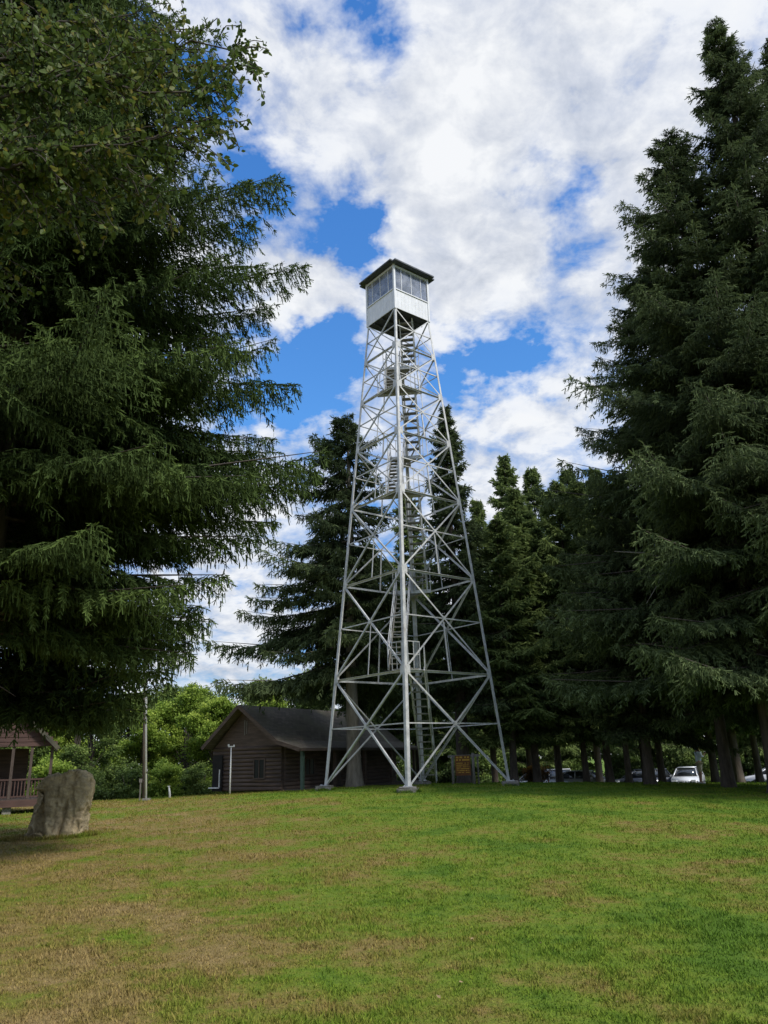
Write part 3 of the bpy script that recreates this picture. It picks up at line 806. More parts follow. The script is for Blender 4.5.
for sx in (-1, 1):
    for dz in (0, .09):
        q = [(sx * (W2 + .12), -.25, zz - .14 + dz), (sx * (W2 + .12), DP + .3, zz - .14 + dz), (0, DP + .3, zap + .02 + dz), (0, -.25, zap + .02 + dz)]
        f = bm.faces.new([bm.verts.new(p) for p in q])
        for lp, c in zip(f.loops, ((0, 0), (5.5, 0), (5.5, 3), (0, 3))): lp[uvl].uv = c
    bar(bm, (sx * (W2 + .14), -.27, zz - .12), (0, -.27, zap + .06), .04, .15)
me = bpy.data.meshes.new('roof'); bm.to_mesh(me); bm.free(); me.materials.append(M['shingle'])
o = link(bpy.data.objects.new('roof', me)); o.parent = sh

# ------------------------------------------------------------------ boulder
def boulder():
    from mathutils import noise as mn
    bm = bmesh.new()
    # outline seen from the lawn: leaning block, higher at its right, split by dark clefts
    prof = [(-.70, -.2), (-.68, .10), (-.60, .50), (-.52, .85), (-.46, 1.12), (-.30, 1.23), (.02, 1.32), (.34, 1.42), (.50, 1.40), (.62, 1.27), (.67, 1.05), (.67, .7), (.64, .35), (.62, .1), (.64, -.2)]
    A = [bm.verts.new((x, -.42 - .08 * (1 - z / 1.4), z)) for x, z in prof]
    Bv = [bm.verts.new((x * .9, .42, z * .96)) for x, z in prof]
    bm.faces.new(A); bm.faces.new(Bv[::-1])
    for i in range(len(prof)): bm.faces.new((A[i], Bv[i], Bv[(i + 1) % len(prof)], A[(i + 1) % len(prof)]))
    tmp = bmobj('boulder', bm, M['rock'])
    md = tmp.modifiers.new('Remesh', 'REMESH'); md.mode = 'VOXEL'; md.voxel_size = .022
    dg = bpy.context.evaluated_depsgraph_get(); dg.update()
    me = bpy.data.meshes.new_from_object(tmp.evaluated_get(dg)); tmp.modifiers.clear()
    bm = bmesh.new(); bm.from_mesh(me)
    for it in range(6): bmesh.ops.smooth_vert(bm, verts=bm.verts[:], factor=.5, use_axis_x=True, use_axis_y=True, use_axis_z=True)
    bm.normal_update()
    sm = lambda a, b, x: max(0, min(1, (x - a) / (b - a)))
    for v in bm.verts:
        c = v.co.copy()
        d = mn.fractal(c * 1.5, .9, 2.1, 4) * .06 + mn.ridged_multi_fractal(c * 3.2, .9, 2.1, 5, 1.0, 2.0) * .022 + mn.fractal(c * 7, .7, 2, 5) * .034 + mn.fractal(c * 19, .6, 2, 3) * .010
        if c.y < -.1:
            d += -.12 * math.exp(-((c.x - .14 - .16 * c.z) / .05) ** 2) * (1 if c.z < .70 else math.exp(-((c.z - .70) / .12) ** 2))
            d += -.24 * (1 - sm(-.26, -.14, c.x + .10 * c.z)) * (1 - sm(.92, 1.02, c.z))
            d += -.02 * math.exp(-((c.x + .02 - .04 * c.z) / .04) ** 2) * sm(.1, .4, c.z)
            d += -.015 * math.exp(-((c.x - .42) / .03) ** 2) * sm(.3, .6, 1.2 - c.z)
        v.co += v.normal * d
    bm.to_mesh(me); bm.free(); me.shade_smooth(); tmp.data = me
    if not me.materials: me.materials.append(M['rock'])
    tmp.location = (-8.27, 20.5, G(-8.2, 20.5) + .02); tmp.rotation_euler = (0, 0, R(6)); tmp.scale = (1.04, 1.05, 1.06)
    tag(tmp, 'large upright lichen stained boulder standing on the lawn', 'boulder')
boulder()

# ------------------------------------------------------------------ cars
def car(loc, rz, paint, label, kind='sedan', cat='car'):
    t = empty('parked_car', (loc[0], loc[1], G(*loc) + .03), rz, label, cat, 'cars parked beyond the trees')
    # side profile, x forward
    if kind == 'sedan':
        low = [(-2.25, .35), (-2.28, .72), (-2.15, .93), (-1.45, .98), (1.0, .95), (2.0, .80), (2.22, .62), (2.22, .35)]
        gh = [(-1.75, .97), (-1.0, 1.38), (-.2, 1.45), (.45, 1.38), (1.25, .94)]
    elif kind == 'van':
        low = [(-2.3, .35), (-2.35, .8), (-2.3, 1.08), (1.25, 1.08), (2.05, .95), (2.25, .7), (2.25, .35)]
        gh = [(-2.28, 1.07), (-2.12, 1.72), (.3, 1.78), (.75, 1.68), (1.45, 1.06)]
    else:
        low = [(-2.1, .35), (-2.15, .8), (-2.08, 1.0), (1.15, .98), (1.95, .85), (2.12, .62), (2.12, .35)]
        gh = [(-2.06, .99), (-1.75, 1.45), (-.3, 1.54), (.4, 1.46), (1.25, .97)]
    def loft(pts, ws, m, name, par, bev=.06):
        bm = bmesh.new()
        A = [bm.verts.new((x, -w, z)) for (x, z), w in zip(pts, ws)]; Bv = [bm.verts.new((x, w, z)) for (x, z), w in zip(pts, ws)]
        bm.faces.new(A); bm.faces.new(Bv[::-1])
        for i in range(len(pts)): bm.faces.new((A[i], Bv[i], Bv[(i + 1) % len(pts)], A[(i + 1) % len(pts)]))
        bmesh.ops.bevel(bm, geom=bm.edges[:], offset=bev, segments=3, affect='EDGES')
        return bmobj(name, bm, m, par, True)
    body = loft(low, [.84, .87, .86, .86, .86, .84, .80, .80], paint, 'body', t)
    cabn = loft(gh, [.80] + [.62] * (len(gh) - 2) + [.80], M['car_glass'], 'windows', t, .05)
    bm = bmesh.new(); a, b_ = gh[1], gh[-2]
    box(bm, ((a[0] + b_[0]) / 2, 0, max(z for x, z in gh) - .01), (abs(b_[0] - a[0]) + .1, 1.2, .07)); bmesh.ops.bevel(bm, geom=bm.edges[:], offset=.03, segments=2, affect='EDGES')
    for sx in (-1, 1):
        for p, q in ((gh[0], gh[1]), (gh[-1], gh[-2])): bar(bm, (p[0], sx * .79, p[1]), (q[0], sx * .625, q[1]), .07, .06)
        mx_ = -.3; bar(bm, (mx_, sx * .80, gh[0][1]), (mx_, sx * .625, max(z for x, z in gh) - .03), .05, .07)
    bmobj('roof', bm, paint, t, True)
    for x in (-1.38, 1.36):
        for sy in (-1, 1):
            bm = bmesh.new(); tube(bm, [(x, sy * .68, .32), (x, sy * .70, .32), (x, sy * .86, .32), (x, sy * .88, .32)], [.28, .32, .32, .28], 20); w = bmobj('wheel', bm, M['rubber'], t)
            bm = bmesh.new(); tube(bm, [(x, sy * .86, .32), (x, sy * .895, .32)], [.2, .19], 14); bmobj('rim', bm, M['rim'], w)
    for sy in (-1, 1):
        bm = bmesh.new(); box(bm, (low[-2][0] - .06, sy * .62, .70), (.16, .3, .13)); bmobj('headlight', bm, M['lens'], t)
        bm = bmesh.new(); box(bm, (low[1][0] + .05, sy * .66, .80), (.14, .26, .16)); bmobj('tail_light', bm, M['tail'], t)
        bm = bmesh.new(); box(bm, (.95, sy * .95, 1.02), (.12, .18, .12)); bmobj('mirror', bm, paint, t)
    bm = bmesh.new(); box(bm, (low[-1][0] + .0, 0, .42), (.12, 1.5, .16)); box(bm, (low[0][0], 0, .45), (.12, 1.5, .16)); bmobj('bumper', bm, M['car_dark'], t)
    return t
car((20.75, 57.5), R(-118), M['car_white'], 'white hatchback parked right behind the standing person', 'hatch')
car((27.3, 58.5), R(160), M['car_white'], 'pale sedan with dark windows parked at the far right edge', 'sedan')
car((13.2, 56.5), R(-35), M['car_silver'], 'silver sedan parked between the trees to the right of the tower', 'sedan')
car((11.0, 60.5), R(195), M['car_white'], 'white van seen behind the silver sedan', 'van', 'van')
car((17.9, 59.0), R(170), M['car_dark'], 'dark car half hidden behind a pair of thick spruce trunks', 'hatch')

# ------------------------------------------------------------------ person
M['skin'] = mat('skin', (.42, .24, .17), (.50, .30, .21), 6, .55, bmp=0)
M['shirt'] = mat('light_blue_shirt', (.74, .88, .95), (.78, .90, .96), 7, .85)
M['shorts'] = mat('khaki_shorts', (.55, .50, .36), (.65, .59, .43), 7, .85)
M['hair'] = mat('dark_blue_hood', (.03, .06, .12), (.06, .11, .20), 9, .8)
M['shoe'] = mat('pale_shoe', (.5, .5, .48), (.62, .62, .6), 9, .7)
def skin_obj(name, verts, edges, radii, m, parent, root=0, sub=1):
    me = bpy.data.meshes.new(name); bm = bmesh.new()
    ly = bm.verts.layers.skin.verify()
    vs = []
    for i, (v, r) in enumerate(zip(verts, radii)):
        q = bm.verts.new(v); q[ly].radius = (r, r) if not isinstance(r, tuple) else r; q[ly].use_root = (i == root); vs.append(q)
    for a, b in edges: bm.edges.new((vs[a], vs[b]))
    bm.to_mesh(me); bm.free(); me.materials.append(m)
    o = link(bpy.data.objects.new(name, me)); o.parent = parent
    s = o.modifiers.new('Skin', 'SKIN'); s.use_smooth_shade = True
    ss = o.modifiers.new('Subsurf', 'SUBSURF'); ss.levels = sub; ss.render_levels = sub
    return o
# the figure faces +x (towards the right of the picture), raising a phone in front of the face
pr = empty('person', (14.38, 38.2, G(14.38, 38.2) + .0), R(8), 'person in light blue shirt and khaki shorts raising a phone to the right', 'person')
bv = [(0, 0, .95), (0, 0, 1.12), (.01, 0, 1.30), (.02, 0, 1.44), (.035, 0, 1.53), (.05, 0, 1.62), (.055, 0, 1.71),            # 0-6 spine, head
      (0, .09, .90), (.03, .10, .50), (0, .10, .09), (.13, .105, .04),                                          # 7-10 leg
      (0, -.09, .90), (-.02, -.10, .50), (-.05, -.10, .09), (.08, -.105, .04),                                  # 11-14
      (.01, .17, 1.42), (.06, .21, 1.16), (.26, .13, 1.28), (.32, .10, 1.33),                                    # 15-18 arm
      (.01, -.17, 1.42), (.08, -.21, 1.16), (.27, -.12, 1.28), (.33, -.08, 1.33)]
be = [(0, 1), (1, 2), (2, 3), (3, 4), (4, 5), (5, 6), (0, 7), (7, 8), (8, 9), (9, 10), (0, 11), (11, 12), (12, 13), (13, 14), (3, 15), (15, 16), (16, 17), (17, 18), (3, 19), (19, 20), (20, 21), (21, 22)]
brd = [.13, .12, .13, .09, .055, .09, .085, .085, .055, .036, .04, .085, .055, .036, .04, .055, .04, .028, .03, .055, .04, .028, .03]
for side, base in ((1, 18), (-1, 22)):
    bx, by, bz = bv[base]
    for f in range(4):
        a = len(bv); L_ = (.070, .080, .075, .060)[f]
        bv += [(bx + .035, by - side * (.012 + .0) + side * (f - 1.5) * .016, bz + .03 + .004 * f), (bx + .06, by - side * .02 + side * (f - 1.5) * .017, bz + .03 + L_ * .5)]
        be += [(base, a), (a, a + 1)]; brd += [.009, .008]
    a = len(bv); bv += [(bx + .01, by - side * .035, bz + .035)]; be += [(base, a)]; brd += [.010]
skin_obj('body', bv, be, brd, M['skin'], pr)
skin_obj('shirt', [(0, 0, .93), (0, 0, 1.10), (.01, 0, 1.30), (.02, 0, 1.43), (.01, .175, 1.42), (.05, .215, 1.20), (.17, .175, 1.23), (.01, -.175, 1.42), (.06, -.215, 1.20), (.18, -.17, 1.23)],
         [(0, 1), (1, 2), (2, 3), (3, 4), (4, 5), (5, 6), (3, 7), (7, 8), (8, 9)], [(.15, .17), (.145, .16), (.15, .17), .105, .072, .056, .05, .072, .056, .05], M['shirt'], pr)
skin_obj('shorts', [(0, 0, .98), (0, .09, .88), (.02, .10, .62), (.025, .10, .50), (0, -.09, .88), (-.01, -.10, .62), (-.015, -.10, .50)],
         [(0, 1), (1, 2), (2, 3), (0, 4), (4, 5), (5, 6)], [.145, .11, .085, .08, .11, .085, .08], M['shorts'], pr)
bm = bmesh.new(); bmesh.ops.create_uvsphere(bm, u_segments=14, v_segments=10, radius=.118, matrix=Matrix.Translation((.03, 0, 1.68)) @ Matrix.Diagonal((1.05, .85, 1.1, 1)))
for v in bm.verts:
    if v.co.x > .09 and v.co.z < 1.70: v.co.x = .09
    if v.co.z < 1.62: v.co.z = max(v.co.z, 1.50)
bmesh.ops.create_uvsphere(bm, u_segments=10, v_segments=8, radius=.08, matrix=Matrix.Translation((-.045, 0, 1.56)) @ Matrix.Diagonal((.8, 1.2, 1.0, 1)))
bmobj('hair', bm, M['hair'], pr, True)
bm = bmesh.new()
bmesh.ops.create_cone(bm, segments=8, radius1=.018, radius2=.006, depth=.05, cap_ends=True, matrix=Matrix.Translation((.155, 0, 1.635)) @ Matrix.Rotation(R(70), 4, 'Y'))
for sy in (-1, 1): bmesh.ops.create_uvsphere(bm, u_segments=8, v_segments=6, radius=.022, matrix=Matrix.Translation((.06, sy * .095, 1.64)) @ Matrix.Diagonal((1, .5, 1.4, 1)))
bmobj('nose_and_ears', bm, M['skin'], pr, True)
bm = bmesh.new()
for sy in (-1, 1): bmesh.ops.create_uvsphere(bm, u_segments=8, v_segments=6, radius=.011, matrix=Matrix.Translation((.138, sy * .032, 1.66)))
box(bm, (.139, 0, 1.598), (.012, .045, .008)); bmobj('eyes_and_mouth', bm, M['dark_int'], pr)
for sy, x in ((1, .06), (-1, .01)):
    bm = bmesh.new(); box(bm, (x, sy * .103, .045), (.27, .095, .09)); bmesh.ops.bevel(bm, geom=bm.edges[:], offset=.03, segments=2, affect='EDGES'); bmobj('shoe', bm, M['shoe'], pr, True)
ph = bpy.data.objects.new('phone', None)
bm = bmesh.new(); box(bm, (0, 0, 0), (.012, .15, .075)); bmesh.ops.bevel(bm, geom=bm.edges[:], offset=.004, segments=1, affect='EDGES')
o = bmobj('phone', bm, M['dark_int']); o.matrix_world = Matrix.Translation(pr.location) @ Matrix.Rotation(R(8), 4, 'Z') @ Matrix.Translation((.385, 0, 1.375)); tag(o, 'small dark phone held up by the person in the blue shirt', 'phone')

# ------------------------------------------------------------------ trees
NEAR = (.16, .085, .105, .026, .50)
MIDQ = (.22, .135, .16, .042, .48)
FARQ = (.30, .23, .25, .075, .50)
wide = lambda mx: (lambda f: mx * min(1, .78 + f * 1.2) * (1 - f) ** .62 + .2)
# the big spruces at the left edge
def profL(f):
    ks = ((0, 3.9), (.08, 4.3), (.17, 5.8), (.45, 5.9), (.56, 4.5), (.8, 2.6), (1, .15))
    for (a, va), (b, vb) in zip(ks, ks[1:]):
        if f <= b: return va + (vb - va) * (f - a) / (b - a)
    return .15
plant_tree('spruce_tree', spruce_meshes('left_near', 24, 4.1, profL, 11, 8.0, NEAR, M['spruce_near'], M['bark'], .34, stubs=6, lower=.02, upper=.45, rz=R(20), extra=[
    (11.4, 0, 6.3, .22), (12.0, .22, 5.4, .25), (11.8, -.2, 5.5, .2), (10.4, -.25, 5.5, .15), (9.4, .02, 6.1, .08), (9.0, .28, 5.6, .06), (9.2, -.3, 5.4, .1), (8.2, .3, 5.2, .1), (7.4, .0, 6.2, .06), (7.1, -.25, 5.7, .05),
    (7.2, .3, 5.6, .02), (6.4, .15, 5.3, .0), (5.6, 0, 4.7, -.03), (5.0, .15, 4.4, -.05), (5.2, -.2, 4.4, -.05), (4.5, .3, 4.1, -.06)]), (-7.6, 14.2, G(-7.6, 14.2)), R(20), 1, 'huge dark spruce whose drooping boughs fill the left edge', 'tree')
plant_tree('spruce_tree', spruce_meshes('left_back', 25, 3.3, profL, 12, 8.0, MIDQ, M['spruce_near'], M['bark'], .33, stubs=4, lower=.0, rz=R(80), extra=[(3.4, 0, 4.6, -.02), (3.6, -.3, 4.9, -.02), (3.9, .25, 4.8, 0), (4.3, -.1, 5.2, 0), (4.8, .1, 5.4, 0), (5.4, 0, 5.6, .02)]), (-9.9, 18.8, G(-9.9, 18.8)), R(80), .97, 'dark spruce behind the nearest left one, hanging over the red brown porch', 'tree')
plant_tree('spruce_tree', spruce_meshes('left_side', 21, 3.9, profL, 13, 8.0, NEAR, M['spruce_near'], M['bark'], .33, lower=.02), (-11.2, 10.5, G(-11.2, 10.5)), R(200), .95, 'spruce at the lower left edge with bright green shoot tips', 'tree')
# behind the tower
pf = lambda f: 7.6 * min(1, .85 + f) * (1 - f) ** .8 + .15
A_ = spruce_meshes('behind_tower', 18.8, 5.3, pf, 21, 7.0, (.24, .165, .19, .050, .60), M['spruce'], M['bark_grey'], .33, stubs=3, lower=-.16, upper=.3, away=math.atan2(-3.9, 2.7))
plant_tree('spruce_tree', A_, (-1.75, 37.5, G(-1.75, 37.5)), 0, 1, 'wide spruce with pale grey trunk standing in front of the cabin', 'tree')
Bm = spruce_meshes('slim_spruce', 21.3, 4.2, lambda f: 3.5 * (1 - f) ** .85 + .12, 22, 9, (.25, .18, .2, .055, .45), M['spruce'], M['bark'], .36, stubs=8)
plant_tree('spruce_tree', Bm, (3.75, 42.0, G(3.75, 42)), R(10), 1, 'slim tall spruce rising directly behind the tower and its sign', 'tree')
# tall group at the right
pR = lambda f: 7.0 * min(1, .8 + f) * (1 - f) ** .82 + .12
R1 = spruce_meshes('right_tall', 32.0, 4.0, pR, 31, 8.0, MIDQ, M['spruce'], M['bark'], .34, stubs=8)
R1b = spruce_meshes('right_second', 27.5, 3.6, lambda f: 8.7 * min(1, .75 + f) * (1 - f) ** .8 + .15, 34, 8.0, MIDQ, M['spruce'], M['bark'], .30, stubs=8)
plant_tree('spruce_tree', R1b, (13.0, 27.6, G(13.0, 27.6)), R(75), 1, 'second tallest spruce left of the tallest one in the right group', 'tree')
plant_tree('spruce_tree', R1, (15.4, 26.4, G(15.4, 26.4)), R(15), (1, 1, 1.02), 'tallest spruce at the right edge, its tip nearest the top of the picture', 'tree')
plant_tree('spruce_tree', R1, (19.6, 29.0, G(19.6, 29.0)), R(140), (1, 1, 1.085), 'tall spruce cut by the right edge beside the tallest one', 'tree')
R2 = spruce_meshes('right_mid', 24.5, 4.3, lambda f: 8.0 * min(1, .8 + f) * (1 - f) ** .8 + .15, 32, 8.0, MIDQ, M['spruce'], M['bark'], .22, stubs=10)
plant_tree('spruce_tree', R2, (13.2, 32.2, G(13.2, 32.2)), R(50), 1, 'broad dark spruce forming the left shoulder of the right group', 'tree')
R3 = spruce_meshes('right_low', 15.0, 2.7, lambda f: 4.4 * min(1, .8 + f) * (1 - f) ** .7 + .2, 33, 8.5, MIDQ, M['spruce'], M['bark'], .22, stubs=8)
plant_tree('spruce_tree', R3, (17.0, 29.6, G(17.0, 29.6)), R(0), 1, 'low spruce with hanging lighter green boughs under the tallest one', 'tree')
plant_tree('spruce_tree', R3, (10.9, 34.5, G(10.9, 34.5)), R(110), (.95, .95, .9), 'low hanging spruce left of the standing person', 'tree')
plant_tree('spruce_tree', R3, (18.3, 24.0, G(18.3, 24)), R(210), (.9, .9, .8), 'green low spruce reaching in from the right edge', 'tree')
# bare lower trunks in the grove: mid-distance conifers
F1 = spruce_meshes('grove_a', 19.0, 3.4, lambda f: 4.1 * (1 - f) ** .85 + .12, 41, 6.3, FARQ, M['spruce_green'], M['bark'], .19, stubs=6)
F2 = spruce_meshes('grove_b', 21.0, 3.7, lambda f: 3.8 * (1 - f) ** .85 + .12, 42, 6.5, FARQ, M['spruce_green'], M['bark'], .18, stubs=6)
F3 = spruce_meshes('grove_c', 17.0, 2.9, lambda f: 4.0 * min(1, .7 + f) * (1 - f) ** .8 + .15, 43, 6, FARQ, M['spruce_green'], M['bark'], .17, stubs=6)
grove = [(6.3, 42.0, F3, 1.0, 'bushy green spruce just right of the tower foot'), (7.6, 43.0, F1, .98, 'green spruce second to the right of the tower foot'),
         (9.0, 44.0, F2, .80, 'dark slim spruce behind the first parked cars'), (10.2, 43.0, F3, .95, 'spruce over the silver sedan with low hanging boughs'),
         (11.3, 42.5, F1, 1.0, 'spruce forming the left trunk of the thick pair'), (11.9, 41.0, F2, .9, 'spruce forming the thicker right trunk of the pair'),
         (12.9, 41.5, F3, 1.0, 'slightly leaning spruce right of the thick pair'), (14.2, 43.0, F1, .95, 'spruce left of the white hatchback'),
         (16.3, 41.5, F2, .9, 'spruce trunk right beside the person with the phone'), (16.9, 40.0, F1, 1.0, 'thick spruce between the person and the pale sedan'),
         (19.0, 42.5, F3, 1.0, 'spruce in front of the pale sedan at the right edge'), (20.8, 41.0, F1, 1.0, 'spruce cut off by the right edge behind the lawn')]
rg = random.Random(2)
for x, y, me, s, lb in grove:
    plant_tree('spruce_tree', me, (x, y, G(x, y)), rg.uniform(0, 6), (s * rg.uniform(.85, 1.15), s * rg.uniform(.85, 1.15), s * rg.uniform(.82, 1.05)), lb, 'tree', 'spruces of the grove beside the parking area')
# taller crowns further back, whose tips stand against the sky
for x, y, me, s, lb in [(9.3, 55, F2, 1.16, 'left pointed spruce top against the sky right of the tower'), (11.4, 56, F1, 1.25, 'second pointed spruce top right of the tower'),
                        (13.9, 55, F1, 1.22, 'rounded spruce top touching the right group'), (6.8, 54, F1, 1.08, 'spruce top low beside the tower right leg'),
                        (1.6, 49, F2, .92, 'spruce half hidden behind the slim one at the tower'), (-1.0, 50, F1, .84, 'spruce behind the cabin roof'), (-4.2, 52, F3, .62, 'small spruce above the cabin ridge')]:
    plant_tree('spruce_tree', me, (x, y, G(x, y)), rg.uniform(0, 6), s, lb, 'tree', 'tall spruces behind the tower')
for i, x in enumerate([4, 8, 12.5, 17, 21.5, 26, 31, 36]):
    y = 70 + rg.uniform(-3, 5)
    plant_tree('spruce_tree', (F1, F2, F3)[i % 3], (x, y, G(x, y)), rg.uniform(0, 6), rg.uniform(1.0, 1.15), 'dark spruce in the wood beyond the parking area', 'tree', 'spruces beyond the parking area')

# broadleaf trees behind the flag pole and the cabin
def lobes(seed, n, Rr, z0, z1, rl):
    r = random.Random(seed); out = []
    for i in range(n):
        a = r.uniform(0, 6.28); f = r.random(); z = z0 + (z1 - z0) * f; q = Rr * math.sqrt(max(.05, 1 - (2 * f - .85) ** 2)) * r.uniform(.2, .85)
        out.append((q * math.cos(a), q * math.sin(a), z, rl * r.uniform(.7, 1.2)))
    return out
D1 = broadleaf_meshes('bright_a', 8, lobes(1, 16, 2.8, 1.6, 7.4, 1.25), 30000, .17, 51, M['leaf_bright'])
D2 = broadleaf_meshes('bright_b', 9, lobes(2, 18, 3.0, 1.4, 8.6, 1.25), 32000, .17, 52, M['leaf_bright'], stems=2)
D3 = broadleaf_meshes('mid_a', 9, lobes(3, 18, 3.2, 1.2, 8.6, 1.4), 30000, .18, 53, M['leaf_mid'])
S1 = broadleaf_meshes('shrub_a', 3, lobes(4, 9, 1.7, .5, 2.6, .85), 12000, .15, 54, M['leaf_mid'], .05, 3)
S3 = broadleaf_meshes('shrub_c', 3, lobes(7, 9, 1.9, .5, 2.6, .9), 12000, .15, 57, M['leaf_dark'], .05, 3)
S2 = broadleaf_meshes('shrub_b', 3, lobes(5, 9, 1.8, .5, 2.7, .85), 12000, .15, 55, M['leaf_bright'], .05, 3)
BG = [(-12.2, 56, D1, .92, 'bright green maple close to the cabin gable'), (-14.8, 58, D2, .90, 'tallest bright green tree right of the flag pole'), (-17.6, 57, D1, .86, 'bright tree just right of the flag pole'),
      (-19.3, 52, D3, .70, 'mid green tree behind the flag pole'), (-22.0, 56, D2, .76, 'mid green tree between the boulder and the flag pole'), (-24.8, 54, D3, .8, 'darker tree right behind the boulder'),
      (-27.5, 58, D2, .9, 'bright tree seen through the porch'), (-9.0, 60, D2, .85, 'leafy tree behind the cabin ridge'), (-31, 56, D3, 1.1, 'dark leafy tree behind the porch building'),
      (-16.0, 68, D3, 1.05, 'far leafy tree over the bright ones'), (-23, 70, D3, 1.05, 'far leafy tree left of the flag pole'), (-30, 72, D3, 1.1, 'far leafy tree behind the pavilion roof'), (-36, 62, D3, 1.4, 'leafy tree at the far left edge')]
for x, y, me, s, lb in BG:
    plant_tree('broadleaf_tree', me, (x, y, G(x, y)), rg.uniform(0, 6), s, lb, 'tree', 'broadleaf trees along the left background')
for i in range(9):
    x = -26 + i * 2.1; y = 47.5 + rg.uniform(-1, 1.5)
    plant_tree('shrub', S1 if i % 3 else S2, (x, y, G(x, y)), rg.uniform(0, 6), rg.uniform(.7, .95), 'leafy shrub at the foot of the left trees', 'shrub', 'shrubs along the left lawn edge')
for i in range(15):
    x = 2 + i * 2.9; y = 69 + rg.uniform(-2, 3)
    plant_tree('shrub', (S3, S3, S1)[i % 3], (x, y, G(x, y)), rg.uniform(0, 6), rg.uniform(1.0, 1.5), 'leafy undergrowth shrub beyond the parking area', 'shrub', 'undergrowth beyond the parking area')
for i in range(26):
    x = -62 + i * 5.4; y = 84 + rg.uniform(-4, 7)
    plant_tree('broadleaf_tree', (D3, D3, D1)[i % 3], (x, y, G(x, y)), rg.uniform(0, 6), rg.uniform(1.1, 1.5), 'leafy tree in the far wood edge', 'tree', 'far trees closing the view')
OB = broadleaf_meshes('orange_shrub', 1.2, lobes(6, 7, .8, .3, 1.0, .42), 4500, .09, 56, M['leaf_orange'], .03, 3)
plant_tree('shrub', OB, (7.95, 46.3, G(7.95, 46.3)), 0, (1.15, 1, 1.05), 'low shrub with orange brown leaves left of the parked cars', 'shrub')

# ------------------------------------------------------------------ overhanging broadleaf limb, top left
def overhang():
    rng = np.random.default_rng(77)
    bx = np.array([-6.6, 4.6, G(-6.6, 4.6)])
    t = empty('broadleaf_tree', tuple(bx), 0, 'broadleaf tree just outside the left edge whose leafy limbs overhang the top left', 'tree')
    bm = bmesh.new()
    top = np.array([.5, .3, 5.0]); lead = np.array([1.0, .7, 10.5])
    tube(bm, [(0, 0, -.3), (.02, 0, .3), (.15, .1, 2.4), tuple(top), tuple((top + lead) / 2), tuple(lead)], [.30, .22, .18, .15, .09, .02], 12)
    ends = [(-1.45, 6.6, 8.4), (-1.6, 6.4, 7.35), (-2.1, 6.7, 6.7), (-2.7, 6.9, 9.4), (-3.1, 6.2, 6.15), (-2.5, 6.0, 7.9), (-3.6, 7.4, 8.3), (-3.9, 6.3, 7.0), (-3.0, 8.0, 10.2), (-4.0, 5.4, 9.2), (-3.4, 5.6, 8.3), (-2.6, 7.6, 7.4), (-4.4, 7.3, 9.6), (-3.9, 7.0, 6.0), (-2.2, 7.4, 9.9), (-1.3, 6.8, 8.9), (-1.4, 6.4, 7.7), (-1.75, 6.2, 6.95), (-4.7, 6.4, 7.9)]
    P = []; D = []; S_ = []
    def spray(p, d, n, ln):
        pts = [p]; q = p.copy(); dd = d.copy()
        for i in range(n):
            dd = dd + rng.normal(size=3) * .16 + np.array([0, 0, -.05]); dd /= np.linalg.norm(dd)
            q = q + dd * ln / n; pts.append(q.copy())
            for _ in range(2):
                o = rng.normal(size=3); o[2] -= 1.0
                P.append(q + rng.normal(size=3) * .018); D.append(o); S_.append(np.clip(.42 + rng.normal() * .2 + (.4 if rng.random() < .06 else 0), 0, 1))
        tube(bm, [tuple(v) for v in pts[::3] + [pts[-1]]], [.006] * (len(pts[::3]) + 1), 3, cap=False)
    for e in ends:
        e = np.array(e) - bx; s = top + (lead - top) * rng.uniform(0, .6)
        mid = (s + e) / 2 + np.array([0, 0, .35]) + rng.normal(size=3) * .15
        n = 14; pts = []
        for k in range(n + 1):
            f = k / n; pts.append((1 - f) ** 2 * s + 2 * f * (1 - f) * mid + f * f * e + rng.normal(size=3) * .045)
        tube(bm, [tuple(v) for v in pts], [.028 * (1 - k / n) + .006 for k in range(n + 1)], 6, cap=False)
        for k in range(4, n + 1):
            for _ in range(9 if k < n - 2 else 6):
                d = (pts[k] - pts[k - 1]); d /= np.linalg.norm(d); d = d * .7 + rng.normal(size=3) * .65
                f0 = rng.random(); spray(pts[k - 1] * f0 + pts[k] * (1 - f0), d / np.linalg.norm(d), int(rng.integers(7, 13)), rng.uniform(.3, .65))
    P = np.array(P); D = np.array(D); D /= np.linalg.norm(D, axis=1, keepdims=True); n = len(P)
    r = rng.normal(size=(n, 3)); s = np.cross(D, r); s /= np.linalg.norm(s, axis=1, keepdims=True)
    nn = np.cross(s, D)
    L = (.078 * rng.uniform(.6, 1.25, n))[:, None]; W = L * .62
    a = P; b = P + D * L * .35 + s * W * .5 + nn * L * .08; c = P + D * L; d = P + D * L * .35 - s * W * .5 + nn * L * .08; b2 = P + D * L * .75 + s * W * .32; d2 = P + D * L * .75 - s * W * .32
    Q = np.concatenate([np.stack([a, b, b2, c], 1), np.stack([a, c, d2, d], 1)]); S2_ = np.concatenate([S_, S_])
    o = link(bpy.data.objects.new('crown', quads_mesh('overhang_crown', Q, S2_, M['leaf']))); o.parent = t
    bmobj('trunk', bm, M['twig'], t)
overhang()

